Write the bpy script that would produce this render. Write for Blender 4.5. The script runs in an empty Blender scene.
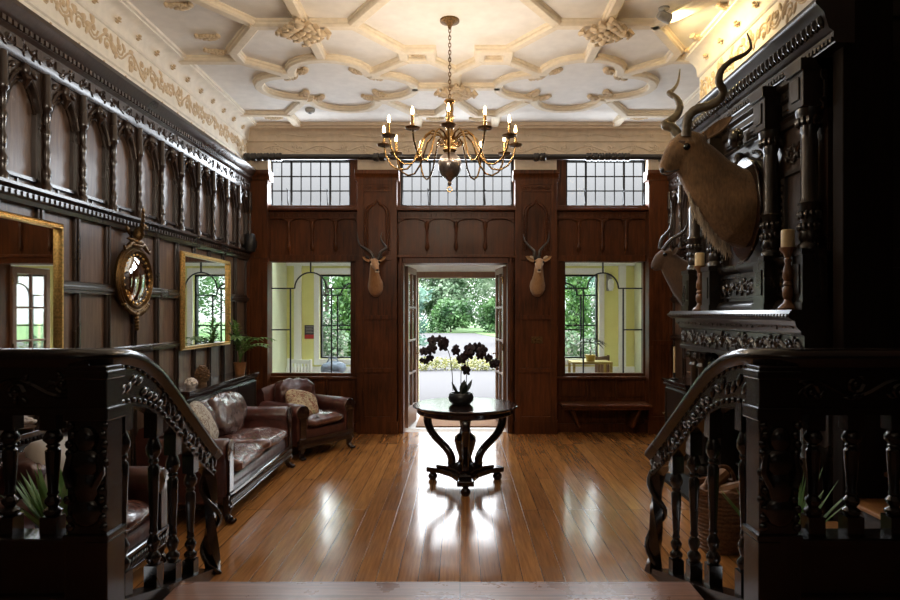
import bpy, bmesh, math, random
from mathutils import Vector, Matrix, noise
PI = math.pi
S = bpy.context.scene
COL = S.collection
RND = random.Random(11)
# ---------------------------------------------------------------- helpers
class MB:
    """collects shapes; build() links them as ONE mesh object"""
    def __init__(s, M=None):
        s.v = []; s.f = []; s.mi = []; s.M = M or Matrix(); s.cur = 0
    def add(s, pts, faces):
        b = len(s.v)
        s.v += [s.M @ Vector(p) for p in pts]
        for f in faces:
            s.f.append([i + b for i in f]); s.mi.append(s.cur)
    def box(s, x0, x1, y0, y1, z0, z1):
        s.add([(x0,y0,z0),(x1,y0,z0),(x1,y1,z0),(x0,y1,z0),(x0,y0,z1),(x1,y0,z1),(x1,y1,z1),(x0,y1,z1)],
              [(3,2,1,0),(4,5,6,7),(0,1,5,4),(1,2,6,5),(2,3,7,6),(3,0,4,7)])
    def cbox(s, c, d):
        s.box(c[0]-d[0]/2, c[0]+d[0]/2, c[1]-d[1]/2, c[1]+d[1]/2, c[2]-d[2]/2, c[2]+d[2]/2)
    def loft(s, rings, cap=True, loop=False):
        n = len(rings[0]); pts = [p for r in rings for p in r]; fs = []
        m = len(rings)
        for i in range(m if loop else m-1):
            j = (i+1) % m
            for k in range(n):
                l = (k+1) % n
                fs.append((i*n+k, i*n+l, j*n+l, j*n+k))
        if cap and not loop:
            fs.append(tuple(range(n))[::-1]); fs.append(tuple((m-1)*n+k for k in range(n)))
        s.add(pts, fs)
    def extr(s, poly, x0, x1):            # polygon in (y,z) extruded along x
        s.loft([[(x0,y,z) for y,z in poly], [(x1,y,z) for y,z in poly]])
    def prism(s, poly, y0, y1):           # polygon in (x,z) extruded along y
        s.loft([[(x,y0,z) for x,z in poly], [(x,y1,z) for x,z in poly]])
    def plate(s, poly, z0, z1):           # polygon in (x,y) extruded along z
        s.loft([[(x,y,z0) for x,y in poly], [(x,y,z1) for x,y in poly]])
    def lathe(s, prof, c=(0,0,0), n=14, a0=0, a1=2*PI, sq=False):
        full = abs(a1-a0-2*PI) < 1e-6
        rings = []
        for r, z in prof:
            rings.append([(c[0]+r*math.cos(a0+(a1-a0)*k/(n if full else n-1)), c[1]+r*math.sin(a0+(a1-a0)*k/(n if full else n-1)), c[2]+z) for k in range(n)])
        s.loft(rings)
    def tube(s, pts, r, n=7, cap=True, loop=False, flat=1.0, up=(0,0,1)):
        pts = [Vector(p) for p in pts]; m = len(pts)
        rr = r if isinstance(r, (list, tuple)) else [r]*m
        rings = []; prev = None
        for i, p in enumerate(pts):
            if loop: t = pts[(i+1)%m]-pts[i-1]
            else: t = pts[min(i+1,m-1)]-pts[max(i-1,0)]
            if t.length < 1e-9: t = Vector((0,0,1))
            t.normalize()
            if prev is None:
                a = Vector(up)
                if abs(t.dot(a)) > .95: a = Vector((0,1,0)) if abs(t.y) < .9 else Vector((1,0,0))
                prev = (a - t*t.dot(a)).normalized()
            else:
                q = prev - t*t.dot(prev)
                prev = q.normalized() if q.length > 1e-6 else prev
            b = t.cross(prev)
            rings.append([p + (prev*math.cos(2*PI*k/n)*flat + b*math.sin(2*PI*k/n))*rr[i] for k in range(n)])
        s.loft(rings, cap, loop)
    def sweep(s, path, prof, loop=False, sc=None, upv=(0,0,1)):   # profile (side, up), mitred in plan
        path = [Vector(p) for p in path]; m = len(path); rings = []; Z = Vector(upv)
        for i, p in enumerate(path):
            a = path[i]-path[i-1] if (loop or i > 0) else None
            b = path[(i+1)%m]-path[i] if (loop or i < m-1) else None
            if a is None: a = b
            if b is None: b = a
            a = a.normalized(); b = b.normalized()
            t = (a+b).normalized()
            side = t.cross(Z).normalized()
            upd = side.cross(t)
            k = 1/max(.35, math.sqrt((1+a.dot(b))/2)) if abs(a.cross(b).dot(Z)) > 1e-4 else 1
            q = sc[i] if sc else 1
            rings.append([p + side*u*k*q + upd*w*q for u, w in prof])
        s.loft(rings, True, loop)
    def ell(s, c, r, rot=None, nu=8, nv=5):
        if not isinstance(r, (tuple, list)): r = (r, r, r)
        R3 = rot or Matrix.Identity(3); c = Vector(c); pts = [c + R3 @ Vector((0,0,-r[2]))]; fs = []
        for j in range(1, nv):
            a = -PI/2 + PI*j/nv
            for k in range(nu):
                b = 2*PI*k/nu
                pts.append(c + R3 @ Vector((r[0]*math.cos(a)*math.cos(b), r[1]*math.cos(a)*math.sin(b), r[2]*math.sin(a))))
        pts.append(c + R3 @ Vector((0,0,r[2])))
        for k in range(nu): fs.append((0, 1+(k+1)%nu, 1+k))
        for j in range(nv-2):
            for k in range(nu):
                a = 1+j*nu; b = a+nu
                fs.append((a+k, a+(k+1)%nu, b+(k+1)%nu, b+k))
        t = len(pts)-1; a = 1+(nv-2)*nu
        for k in range(nu): fs.append((a+k, a+(k+1)%nu, t))
        s.add(pts, fs)
    def leaf(s, base, d, nrm, L, w, n=4, droop=0.0, fold=.15):     # blade with a folded midrib
        base = Vector(base); d = Vector(d).normalized(); nrm = Vector(nrm); side = d.cross(nrm).normalized(); nrm = side.cross(d)
        pts = []; fs = []
        for i in range(n+1):
            t = i/n; ww = w*math.sin(PI*min(1, .12+.88*t)) if i < n else 0.0006
            p = base + d*L*t + Vector((0,0,-droop*L*t*t))
            pts += [p - side*ww/2 + nrm*ww*fold, p, p + side*ww/2 + nrm*ww*fold]
        for i in range(n):
            a = i*3; fs += [(a,a+1,a+4,a+3), (a+1,a+2,a+5,a+4)]
        s.add(pts, fs)
    def build(s, name, mat, parent=None, loc=None, rot=None, smooth=38, bevel=0, sub=0, solid=0):
        me = bpy.data.meshes.new(name)
        me.from_pydata([tuple(p) for p in s.v], [], s.f)
        ms = mat if isinstance(mat, (list, tuple)) else [mat]
        for m_ in ms: me.materials.append(m_)
        if len(ms) > 1: me.polygons.foreach_set('material_index', s.mi)
        b = bmesh.new(); b.from_mesh(me); bmesh.ops.recalc_face_normals(b, faces=b.faces); b.to_mesh(me); b.free()
        if smooth:
            me.polygons.foreach_set('use_smooth', [True]*len(me.polygons))
            me.set_sharp_from_angle(angle=math.radians(smooth))
        o = bpy.data.objects.new(name, me); COL.objects.link(o)
        if parent: o.parent = parent
        if loc is not None: o.location = loc
        if rot is not None: o.rotation_euler = rot
        if solid:
            x = o.modifiers.new('s','SOLIDIFY'); x.thickness = solid; x.offset = 0
        if bevel:
            x = o.modifiers.new('b','BEVEL'); x.width = bevel; x.segments = 2; x.limit_method = 'ANGLE'; x.angle_limit = .6
        if sub:
            x = o.modifiers.new('u','SUBSURF'); x.levels = x.render_levels = sub
        me.update()
        return o
def thing(name, label, cat, loc=(0,0,0), rz=0, group=None):
    o = bpy.data.objects.new(name, None); COL.objects.link(o); o.empty_display_size = .1
    o.location = loc; o.rotation_euler = (0,0,rz); return tag(o, label, cat, group)
def tag(o, label, cat, group=None):
    o['label'] = label; o['category'] = cat
    if group: o['group'] = group
    return o
NT = [0]
def struct(o): o['kind'] = 'structure'; return o
def trim(m, mat, **k):
    NT[0] += 1
    return struct(m.build('trim_%d' % NT[0], mat, **k))
def dup(root, loc, rz=None, label=None):
    r = root.copy(); COL.objects.link(r); r.location = loc
    if rz is not None: r.rotation_euler = (0,0,rz)
    if label: r['label'] = label
    for ch in list(root.children):
        c = ch.copy(); COL.objects.link(c); c.parent = r
        for g in ch.children:
            d = g.copy(); COL.objects.link(d); d.parent = c
    return r
def fuse(o, vox=.012, smooth=6):          # one continuous skin out of overlapping shapes
    x = o.modifiers.new('r','REMESH'); x.mode = 'VOXEL'; x.voxel_size = vox
    y = o.modifiers.new('s','SMOOTH'); y.iterations = smooth; y.factor = .5
    dg = bpy.context.evaluated_depsgraph_get()
    me = bpy.data.meshes.new_from_object(o.evaluated_get(dg))
    o.modifiers.clear(); old = o.data; o.data = me
    me.polygons.foreach_set('use_smooth', [True]*len(me.polygons))
    return o
def fr(ax, ay, az, t):                    # frame matrix from axes
    return Matrix(((ax[0],ay[0],az[0],t[0]),(ax[1],ay[1],az[1],t[1]),(ax[2],ay[2],az[2],t[2]),(0,0,0,1)))
def cell_wall(m, u0, u1, v0, v1, w0, w1, holes):
    us = sorted(set([u0,u1]+[h[0] for h in holes]+[h[1] for h in holes])); vs = sorted(set([v0,v1]+[h[2] for h in holes]+[h[3] for h in holes]))
    for i in range(len(us)-1):
        run = None
        for j in range(len(vs)-1):
            cu = (us[i]+us[i+1])/2; cv = (vs[j]+vs[j+1])/2
            hit = any(h[0] < cu < h[1] and h[2] < cv < h[3] for h in holes)
            if not hit: run = (run[0], vs[j+1]) if run else (vs[j], vs[j+1])
            if (hit or j == len(vs)-2) and run:
                m.box(us[i], us[i+1], w0, w1, run[0], run[1]); run = None
def vine(m, u0, u1, v, h, w, step=.16, rad=.008, seed=1, leaf=1.0):
    """carved running scroll in wall coordinates: wave stem, curls, leaves, flowers"""
    r = random.Random(seed); n = max(1, round((u1-u0)/step)); st = (u1-u0)/n
    pts = [(u0+st*i/6, w, v+h*.25*math.sin(PI*i/6)) for i in range(n*6+1)]
    m.tube(pts, rad, 4)
    for i in range(n):
        s_ = 1 if i % 2 == 0 else -1; c = (u0+st*(i+.5), w, v-s_*h*.02)
        curl = []
        for k in range(9):
            a = k*.8; q = h*.30*(1-k/11)
            curl.append((c[0]+q*math.cos(a)*.9, w, c[2]-s_*h*.1+s_*q*math.sin(a)))
        m.tube(curl, [rad*(1.1-k*.07) for k in range(9)], 4)
        m.ell((c[0], w, c[2]-s_*h*.1), (h*.1, rad*1.6, h*.1), nu=6, nv=4)
        for k in range(5):
            a = r.uniform(0, 2*PI); q = h*r.uniform(.22,.42)
            m.ell((c[0]+q*math.cos(a)*1.1, w, v+q*math.sin(a)), (h*.13*leaf, rad*1.2, h*.06*leaf), Matrix.Rotation(r.uniform(0,PI),3,'Y'), 6, 4)
def flower(m, c, r, dep, n=5, M3=None):
    M3 = M3 or Matrix.Identity(3); c = Vector(c)
    for k in range(n):
        a = 2*PI*k/n
        m.ell(c + M3 @ Vector((math.cos(a)*r*.62, 0, math.sin(a)*r*.62)), (r*.42, dep, r*.27), M3 @ Matrix.Rotation(-a,3,'Y'), 6, 4)
    m.ell(c, (r*.28, dep*1.5, r*.28), M3, 6, 4)
def cushion(m, c, d, seed=0, e=.45, wr=.012, nu=28, nv=14, M3=None, freq=7):
    c = Vector(c); M3 = M3 or Matrix.Identity(3); rings = []; sg = lambda x, p: math.copysign(abs(x)**p, x)
    for j in range(nv+1):
        a = -PI/2 + PI*j/nv; ring = []
        for k in range(nu):
            b = 2*PI*k/nu; ca = math.cos(a)+1e-4
            p = Vector((d[0]/2*sg(ca,.8)*sg(math.cos(b),e), d[1]/2*sg(ca,.8)*sg(math.sin(b),e), d[2]/2*sg(math.sin(a),.8)))
            q = noise.noise(p*freq + Vector((seed*7.3, seed, 0)))*wr + (.35-abs(noise.noise(p*freq*1.3+Vector((seed,3,seed)))))*wr*1.1 + (.3-abs(noise.noise(p*freq*3.1+Vector((seed,9,seed)))))*wr*.45
            p = p + p.normalized()*q
            ring.append(c + M3 @ p)
        rings.append(ring)
    m.loft(rings)
# ---------------------------------------------------------------- materials
def nodes(name):
    m = bpy.data.materials.new(name); m.use_nodes = True
    nt = m.node_tree; return m, nt, nt.nodes['Principled BSDF']
def N(nt, t, **k):
    n = nt.nodes.new(t)
    for a, b in k.items():
        if a in n.inputs.keys(): n.inputs[a].default_value = b
        else: setattr(n, a, b)
    return n
def c4(c): return (c[0], c[1], c[2], 1)
def plain(name, col, rough=.5, metal=0, bump=0, bscale=40, var=.15, spec=.5, coat=0, sheen=0, trans=0):
    m, nt, p = nodes(name); L = nt.links
    p.inputs['Roughness'].default_value = rough; p.inputs['Metallic'].default_value = metal
    p.inputs['Specular IOR Level'].default_value = spec; p.inputs['Coat Weight'].default_value = coat
    p.inputs['Sheen Weight'].default_value = sheen
    tc = N(nt,'ShaderNodeTexCoord'); nz = N(nt,'ShaderNodeTexNoise', Scale=bscale, Detail=5.)
    L.new(tc.outputs['Object'], nz.inputs['Vector'])
    cr = N(nt,'ShaderNodeValToRGB'); cr.color_ramp.elements[0].position = .3; cr.color_ramp.elements[1].position = .7
    cr.color_ramp.elements[0].color = c4([x*(1-var) for x in col]); cr.color_ramp.elements[1].color = c4([min(1,x*(1+var)) for x in col])
    L.new(nz.outputs['Fac'], cr.inputs['Fac']); L.new(cr.outputs['Color'], p.inputs['Base Color'])
    if bump:
        b = N(nt,'ShaderNodeBump', Strength=bump, Distance=.01); L.new(nz.outputs['Fac'], b.inputs['Height']); L.new(b.outputs['Normal'], p.inputs['Normal'])
    return m
def wood(name, c1, c2, rough=.35, sc=(14,14,1.2), bump=.12, spec=.5, coat=.2):
    m, nt, p = nodes(name); L = nt.links
    tc = N(nt,'ShaderNodeTexCoord'); mp = N(nt,'ShaderNodeMapping'); mp.inputs['Scale'].default_value = sc
    nz = N(nt,'ShaderNodeTexNoise', Scale=2.2, Detail=8., Roughness=.65, Distortion=.6)
    big = N(nt,'ShaderNodeTexNoise', Scale=1.3, Detail=3.)
    L.new(tc.outputs['Object'], mp.inputs['Vector']); L.new(mp.outputs['Vector'], nz.inputs['Vector']); L.new(tc.outputs['Object'], big.inputs['Vector'])
    cr = N(nt,'ShaderNodeValToRGB'); e = cr.color_ramp.elements; e[0].position = .32; e[1].position = .72; e[0].color = c4(c1); e[1].color = c4(c2)
    mx = N(nt,'ShaderNodeMath', operation='MULTIPLY_ADD'); mx.inputs[1].default_value = .6; L.new(nz.outputs['Fac'], mx.inputs[0])
    mb = N(nt,'ShaderNodeMath', operation='MULTIPLY'); mb.inputs[1].default_value = .4; L.new(big.outputs['Fac'], mb.inputs[0]); L.new(mb.outputs[0], mx.inputs[2])
    L.new(mx.outputs[0], cr.inputs['Fac']); L.new(cr.outputs['Color'], p.inputs['Base Color'])
    rr = N(nt,'ShaderNodeMapRange'); rr.inputs['To Min'].default_value = rough*.75; rr.inputs['To Max'].default_value = rough*1.3
    L.new(big.outputs['Fac'], rr.inputs['Value']); L.new(rr.outputs[0], p.inputs['Roughness'])
    p.inputs['Specular IOR Level'].default_value = spec; p.inputs['Coat Weight'].default_value = coat; p.inputs['Coat Roughness'].default_value = rough*.6
    b = N(nt,'ShaderNodeBump', Strength=bump, Distance=.006); L.new(nz.outputs['Fac'], b.inputs['Height']); L.new(b.outputs['Normal'], p.inputs['Normal'])
    return m
def boards(name, along, wid, length, cA, cB, gap, rough, bump=.25, ior=1.6):
    m, nt, p = nodes(name); L = nt.links
    tc = N(nt,'ShaderNodeTexCoord'); mp = N(nt,'ShaderNodeMapping')
    if along == 'y': mp.inputs['Rotation'].default_value = (0,0,PI/2)
    L.new(tc.outputs['Object'], mp.inputs['Vector'])
    br = N(nt,'ShaderNodeTexBrick'); br.offset = .37; br.offset_frequency = 3
    br.inputs['Scale'].default_value = 1; br.inputs['Brick Width'].default_value = length; br.inputs['Row Height'].default_value = wid
    br.inputs['Mortar Size'].default_value = .0028; br.inputs['Mortar Smooth'].default_value = .2
    br.inputs['Color1'].default_value = c4(cA); br.inputs['Color2'].default_value = c4(cB); br.inputs['Mortar'].default_value = c4(gap)
    L.new(mp.outputs['Vector'], br.inputs['Vector'])
    m2 = N(nt,'ShaderNodeMapping'); m2.inputs['Scale'].default_value = (28,1.4,1) if along == 'y' else (1.4,28,1)
    L.new(tc.outputs['Object'], m2.inputs['Vector'])
    nz = N(nt,'ShaderNodeTexNoise', Scale=2., Detail=8., Roughness=.6); L.new(m2.outputs['Vector'], nz.inputs['Vector'])
    mr = N(nt,'ShaderNodeMapRange'); mr.inputs['From Min'].default_value = .25; mr.inputs['From Max'].default_value = .75; mr.inputs['To Min'].default_value = .55; mr.inputs['To Max'].default_value = 1.35
    L.new(nz.outputs['Fac'], mr.inputs['Value'])
    mu = N(nt,'ShaderNodeMixRGB', blend_type='MULTIPLY'); mu.inputs[0].default_value = 1
    L.new(br.outputs['Color'], mu.inputs[1]); L.new(mr.outputs[0], mu.inputs[2]); L.new(mu.outputs[0], p.inputs['Base Color'])
    wear = N(nt,'ShaderNodeTexNoise', Scale=2.3, Detail=6., Roughness=.7); L.new(tc.outputs['Object'], wear.inputs['Vector'])
    r2 = N(nt,'ShaderNodeMapRange'); r2.inputs['From Min'].default_value = .3; r2.inputs['From Max'].default_value = .7; r2.inputs['To Min'].default_value = rough*.6; r2.inputs['To Max'].default_value = rough*1.5
    L.new(wear.outputs['Fac'], r2.inputs['Value']); L.new(r2.outputs[0], p.inputs['Roughness'])
    p.inputs['IOR'].default_value = ior
    # scratches: thin voronoi cell edges seen through a noise mask, plus plank gaps and grain
    vo = N(nt,'ShaderNodeTexVoronoi', feature='DISTANCE_TO_EDGE', Scale=3.1); L.new(tc.outputs['Object'], vo.inputs['Vector'])
    vr = N(nt,'ShaderNodeMapRange'); vr.inputs['From Max'].default_value = .012; L.new(vo.outputs['Distance'], vr.inputs['Value'])
    ad = N(nt,'ShaderNodeMath', operation='MULTIPLY_ADD'); ad.inputs[1].default_value = .25
    iv = N(nt,'ShaderNodeMath', operation='SUBTRACT'); iv.inputs[0].default_value = 1; L.new(br.outputs['Fac'], iv.inputs[1])
    L.new(nz.outputs['Fac'], ad.inputs[0]); L.new(iv.outputs[0], ad.inputs[2])
    a2 = N(nt,'ShaderNodeMath', operation='MULTIPLY_ADD'); a2.inputs[1].default_value = .22; L.new(vr.outputs[0], a2.inputs[0]); L.new(ad.outputs[0], a2.inputs[2])
    a3 = N(nt,'ShaderNodeMath', operation='MULTIPLY_ADD'); a3.inputs[1].default_value = .9; L.new(wear.outputs['Fac'], a3.inputs[0]); L.new(a2.outputs[0], a3.inputs[2])
    b = N(nt,'ShaderNodeBump', Strength=bump, Distance=.003); L.new(a3.outputs[0], b.inputs['Height']); L.new(b.outputs['Normal'], p.inputs['Normal'])
    return m
def glass(name, tint, refl=.5):
    m = bpy.data.materials.new(name); m.use_nodes = True; nt = m.node_tree; nt.nodes.clear(); L = nt.links
    o = N(nt,'ShaderNodeOutputMaterial'); t = N(nt,'ShaderNodeBsdfTransparent'); t.inputs[0].default_value = c4(tint)
    g = N(nt,'ShaderNodeBsdfGlossy', Roughness=.02); f = N(nt,'ShaderNodeFresnel', IOR=1.45)
    k = N(nt,'ShaderNodeMath', operation='MULTIPLY'); k.inputs[1].default_value = refl; L.new(f.outputs[0], k.inputs[0])
    mx = N(nt,'ShaderNodeMixShader'); L.new(k.outputs[0], mx.inputs[0]); L.new(t.outputs[0], mx.inputs[1]); L.new(g.outputs[0], mx.inputs[2]); L.new(mx.outputs[0], o.inputs[0])
    return m
def glow(name, col, st):
    m, nt, p = nodes(name); p.inputs['Base Color'].default_value = c4(col); p.inputs['Emission Color'].default_value = c4(col); p.inputs['Emission Strength'].default_value = st
    return m
def foliage(name, cA, cB, tr=.35, sc=3):
    m = bpy.data.materials.new(name); m.use_nodes = True; nt = m.node_tree; nt.nodes.clear(); L = nt.links
    o = N(nt,'ShaderNodeOutputMaterial'); d = N(nt,'ShaderNodeBsdfPrincipled', Roughness=.5); t = N(nt,'ShaderNodeBsdfTranslucent')
    tc = N(nt,'ShaderNodeTexCoord'); nz = N(nt,'ShaderNodeTexNoise', Scale=float(sc), Detail=4.); L.new(tc.outputs['Object'], nz.inputs['Vector'])
    cr = N(nt,'ShaderNodeValToRGB'); e = cr.color_ramp.elements; e[0].position = .35; e[1].position = .65; e[0].color = c4(cA); e[1].color = c4(cB)
    L.new(nz.outputs['Fac'], cr.inputs[0]); L.new(cr.outputs[0], d.inputs['Base Color']); L.new(cr.outputs[0], t.inputs[0])
    mx = N(nt,'ShaderNodeMixShader'); mx.inputs[0].default_value = tr; L.new(d.outputs[0], mx.inputs[1]); L.new(t.outputs[0], mx.inputs[2]); L.new(mx.outputs[0], o.inputs[0])
    return m
def fabric(name, ground, c2, c3, sc=22):
    m, nt, p = nodes(name); L = nt.links
    tc = N(nt,'ShaderNodeTexCoord'); vo = N(nt,'ShaderNodeTexVoronoi', Scale=float(sc)); nz = N(nt,'ShaderNodeTexNoise', Scale=sc*.6, Detail=3., Distortion=2.)
    L.new(tc.outputs['Object'], vo.inputs['Vector']); L.new(tc.outputs['Object'], nz.inputs['Vector'])
    cr = N(nt,'ShaderNodeValToRGB'); cr.color_ramp.interpolation = 'CONSTANT'; e = cr.color_ramp.elements
    e[0].position = 0; e[0].color = c4(ground); e[1].position = .5; e[1].color = c4(c2); x = e.new(.58); x.color = c4(ground); x = e.new(.64); x.color = c4(c3); x = e.new(.7); x.color = c4(ground)
    L.new(nz.outputs['Fac'], cr.inputs[0]); L.new(cr.outputs[0], p.inputs['Base Color']); p.inputs['Roughness'].default_value = .85
    return m
def fur(name, back, belly, zlo, zhi, bump=.5):
    """coat: darker back fading to a paler throat, in object space, with short hair bump"""
    m, nt, p = nodes(name); L = nt.links; tc = N(nt,'ShaderNodeTexCoord')
    nz = N(nt,'ShaderNodeTexNoise', Scale=70., Detail=6.); mp = N(nt,'ShaderNodeMapping'); mp.inputs['Scale'].default_value = (1,1,.3)
    L.new(tc.outputs['Object'], mp.inputs[0]); L.new(mp.outputs[0], nz.inputs['Vector'])
    n2 = N(nt,'ShaderNodeTexNoise', Scale=7., Detail=4.); L.new(tc.outputs['Object'], n2.inputs['Vector'])
    cr = N(nt,'ShaderNodeValToRGB'); e = cr.color_ramp.elements; e[0].position = .3; e[1].position = .75; e[0].color = c4(back); e[1].color = c4(belly)
    mx = N(nt,'ShaderNodeMath', operation='MULTIPLY_ADD'); mx.inputs[1].default_value = .5; L.new(nz.outputs['Fac'], mx.inputs[0])
    mb = N(nt,'ShaderNodeMath', operation='MULTIPLY'); mb.inputs[1].default_value = .5; L.new(n2.outputs['Fac'], mb.inputs[0]); L.new(mb.outputs[0], mx.inputs[2])
    L.new(mx.outputs[0], cr.inputs[0]); L.new(cr.outputs[0], p.inputs['Base Color']); p.inputs['Roughness'].default_value = .75; p.inputs['Sheen Weight'].default_value = .3
    b = N(nt,'ShaderNodeBump', Strength=bump, Distance=.008); L.new(nz.outputs['Fac'], b.inputs['Height']); L.new(b.outputs['Normal'], p.inputs['Normal'])
    return m
M = {}
M['oak'] = wood('dark_oak_framing', (.012,.006,.004), (.05,.026,.016), .28, spec=.7, coat=.4, bump=.25)
M['oak_panel'] = wood('oak_panel_boards', (.05,.025,.017), (.27,.17,.115), .36, spec=.5, coat=.22, bump=.35)
M['oak2'] = wood('brown_oak', (.020,.006,.0018), (.17,.05,.013), .36, coat=.05, spec=.22, bump=.3)
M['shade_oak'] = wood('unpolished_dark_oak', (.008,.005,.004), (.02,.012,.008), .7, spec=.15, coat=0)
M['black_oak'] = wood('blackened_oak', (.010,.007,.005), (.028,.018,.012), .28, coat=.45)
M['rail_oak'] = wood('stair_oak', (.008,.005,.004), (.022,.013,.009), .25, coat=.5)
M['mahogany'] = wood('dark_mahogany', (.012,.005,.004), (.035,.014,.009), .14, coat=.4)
M['turned'] = wood('turned_walnut', (.12,.05,.02), (.30,.15,.07), .35)
M['stair_tread'] = wood('stair_tread_oak', (.3,.13,.045), (.55,.27,.1), .35)
M['frame_wood'] = wood('porch_door_wood', (.12,.055,.03), (.25,.13,.07), .5)
M['floor'] = boards('oak_floor_boards', 'y', .13, 2.6, (.50,.22,.065), (.33,.135,.04), (.06,.024,.010), .155, .14, 1.75)
M['step'] = boards('step_boards', 'x', .16, 3.2, (.36,.17,.10), (.28,.13,.075), (.08,.035,.02), .30, .03, 1.8)
M['plaster'] = plain('cream_plaster', (.82,.78,.73), .75, bump=.15, bscale=9, var=.05, spec=.2)
M['relief'] = plain('tan_plaster_relief', (.66,.52,.35), .75, bump=.1, bscale=30, var=.12, spec=.2)
M['ribs'] = plain('ceiling_rib_plaster', (.78,.68,.53), .7, bump=.1, bscale=20, var=.06, spec=.2)  # tan stands in for the warm shade on the ribs' front faces
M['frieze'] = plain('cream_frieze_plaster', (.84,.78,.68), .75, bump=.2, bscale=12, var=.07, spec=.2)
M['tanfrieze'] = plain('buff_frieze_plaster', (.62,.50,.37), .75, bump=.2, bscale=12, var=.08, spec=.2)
M['white'] = plain('white_paint', (.85,.85,.83), .5, var=.03)
M['yellow'] = plain('yellow_green_wall_paint', (.78,.75,.30), .7, var=.04, bscale=5)
M['palegreen'] = plain('pale_green_wall_paint', (.66,.68,.46), .7, var=.04, bscale=5)
M['gilt'] = plain('gilt', (.75,.47,.16), .3, 1, bump=.3, bscale=60, var=.3)
M['oldgilt'] = plain('tarnished_gilt', (.15,.085,.032), .4, .9, bump=.5, bscale=70, var=.6)
M['brass'] = plain('brass', (.30,.18,.07), .27, 1, var=.3)
M['pewter'] = plain('dull_metal_ball', (.30,.26,.24), .3, .9, var=.3)
M['iron'] = plain('black_iron', (.015,.015,.017), .4, .3, var=.2)
M['lead'] = plain('lead_came', (.03,.035,.04), .45, .4, var=.1)
M['blackplastic'] = plain('black_plastic', (.012,.012,.013), .35)
M['mirror'] = plain('mirror_silver', (.86,.88,.86), .015, 1, var=.01)
M['leather'] = plain('oxblood_leather', (.085,.026,.019), .33, bump=.5, bscale=15, var=.4, spec=.6, coat=.25)
M['leather2'] = plain('worn_brown_leather', (.13,.055,.042), .26, bump=.8, bscale=13, var=.5, spec=.6, coat=.3)
M['greyleather'] = plain('grey_brown_leather', (.13,.08,.07), .26, bump=.8, bscale=12, var=.45, spec=.6, coat=.3)
M['tapestry'] = fabric('floral_tapestry', (.52,.42,.26), (.22,.07,.04), (.12,.15,.06))
M['tapestry2'] = fabric('grey_floral_tapestry', (.50,.46,.38), (.20,.13,.10), (.2,.2,.14), 26)
M['silk'] = plain('pale_satin', (.5,.45,.4), .4, bump=.2, bscale=9, sheen=.4)
M['gold_silk'] = plain('gold_satin', (.42,.25,.08), .4, bump=.2, bscale=9, sheen=.4)
M['kudu'] = fur('kudu_coat', (.085,.046,.017), (.34,.185,.075), 0, 1, .9)
M['kudu_pale'] = plain('pale_beard_hair', (.5,.42,.32), .8, bump=.4, bscale=60)
M['darkfur'] = fur('dark_antelope_coat', (.035,.016,.008), (.11,.055,.026), 0, 1)
M['impala'] = fur('impala_coat', (.30,.13,.045), (.48,.25,.10), 0, 1)
M['impala2'] = fur('gazelle_coat', (.33,.165,.065), (.50,.30,.14), 0, 1)
M['cream_fur'] = plain('cream_hair', (.62,.5,.36), .8, bump=.3, bscale=60)
M['horn'] = plain('dark_horn', (.045,.035,.028), .32, bump=.6, bscale=25, var=.4)
M['horn2'] = plain('brown_horn', (.11,.085,.05), .35, bump=.6, bscale=25, var=.4)
M['eye'] = plain('glass_eye', (.004,.003,.003), .05)
M['nose'] = plain('nose_skin', (.015,.012,.011), .4)
M['wax'] = plain('ivory_wax', (.80,.62,.34), .45, var=.05)
M['bulb'] = glow('lit_bulb', (1,.72,.36), 14)
M['spotglow'] = glow('lit_spot', (1,.78,.38), 30)
M['glass'] = glass('clear_glass', (.93,.95,.94))
M['frost'] = glass('obscured_glass', (.34,.34,.34), .3)
M['leafgreen'] = foliage('palm_leaf', (.07,.15,.03), (.18,.30,.07), .25, 9)
M['leafdark'] = foliage('dark_leaf', (.012,.018,.010), (.03,.035,.018), .15, 9)
M['strap'] = foliage('strap_leaf', (.12,.27,.05), (.36,.5,.19), .25, 9)
M['petal'] = foliage('backlit_orchid_petal', (.014,.008,.010), (.04,.02,.026), .12, 20)  # backlit silhouette put into the petal colour
M['stem'] = plain('plant_stem', (.03,.035,.015), .6)
M['terracotta'] = plain('copper_brown_pot', (.30,.13,.05), .4, var=.2)
M['darkpot'] = plain('charcoal_ceramic', (.018,.017,.018), .35)
M['soil'] = plain('soil', (.02,.013,.008), .95, bump=.8)
M['wicker'] = plain('wicker', (.22,.105,.045), .55, bump=.6, bscale=60, var=.4)
M['log'] = wood('split_log', (.20,.09,.035), (.42,.22,.1), .7)
M['coral'] = plain('white_coral', (.75,.66,.60), .7, bump=.5)
M['pinecone'] = plain('brown_scales', (.20,.11,.05), .6, bump=.5)
M['soot'] = plain('sooty_firebrick', (.008,.007,.006), .9, bump=.4)
M['grey'] = plain('grey_plastic', (.35,.34,.31), .5)
M['coir'] = plain('brown_doormat', (.24,.12,.055), .95, bump=.8, bscale=150, var=.3)
M['tile'] = plain('pale_porch_tile', (.62,.61,.58), .25, var=.06, bscale=4)
M['gravel'] = plain('pale_gravel', (.058,.0565,.0575), .95, bump=.3, bscale=60, var=.06, spec=.05)
M['lawn'] = plain('lawn_grass', (.04,.095,.014), .9, bump=.5, bscale=20, var=.3)
M['tree1'] = foliage('tree_leaf_green', (.010,.042,.012), (.085,.18,.055), .4, .7)
M['tree2'] = foliage('tree_leaf_blue_green', (.03,.085,.06), (.15,.25,.19), .4, .9)
M['tree3'] = foliage('tree_leaf_light', (.03,.08,.03), (.22,.30,.19), .4, .9)
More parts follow.
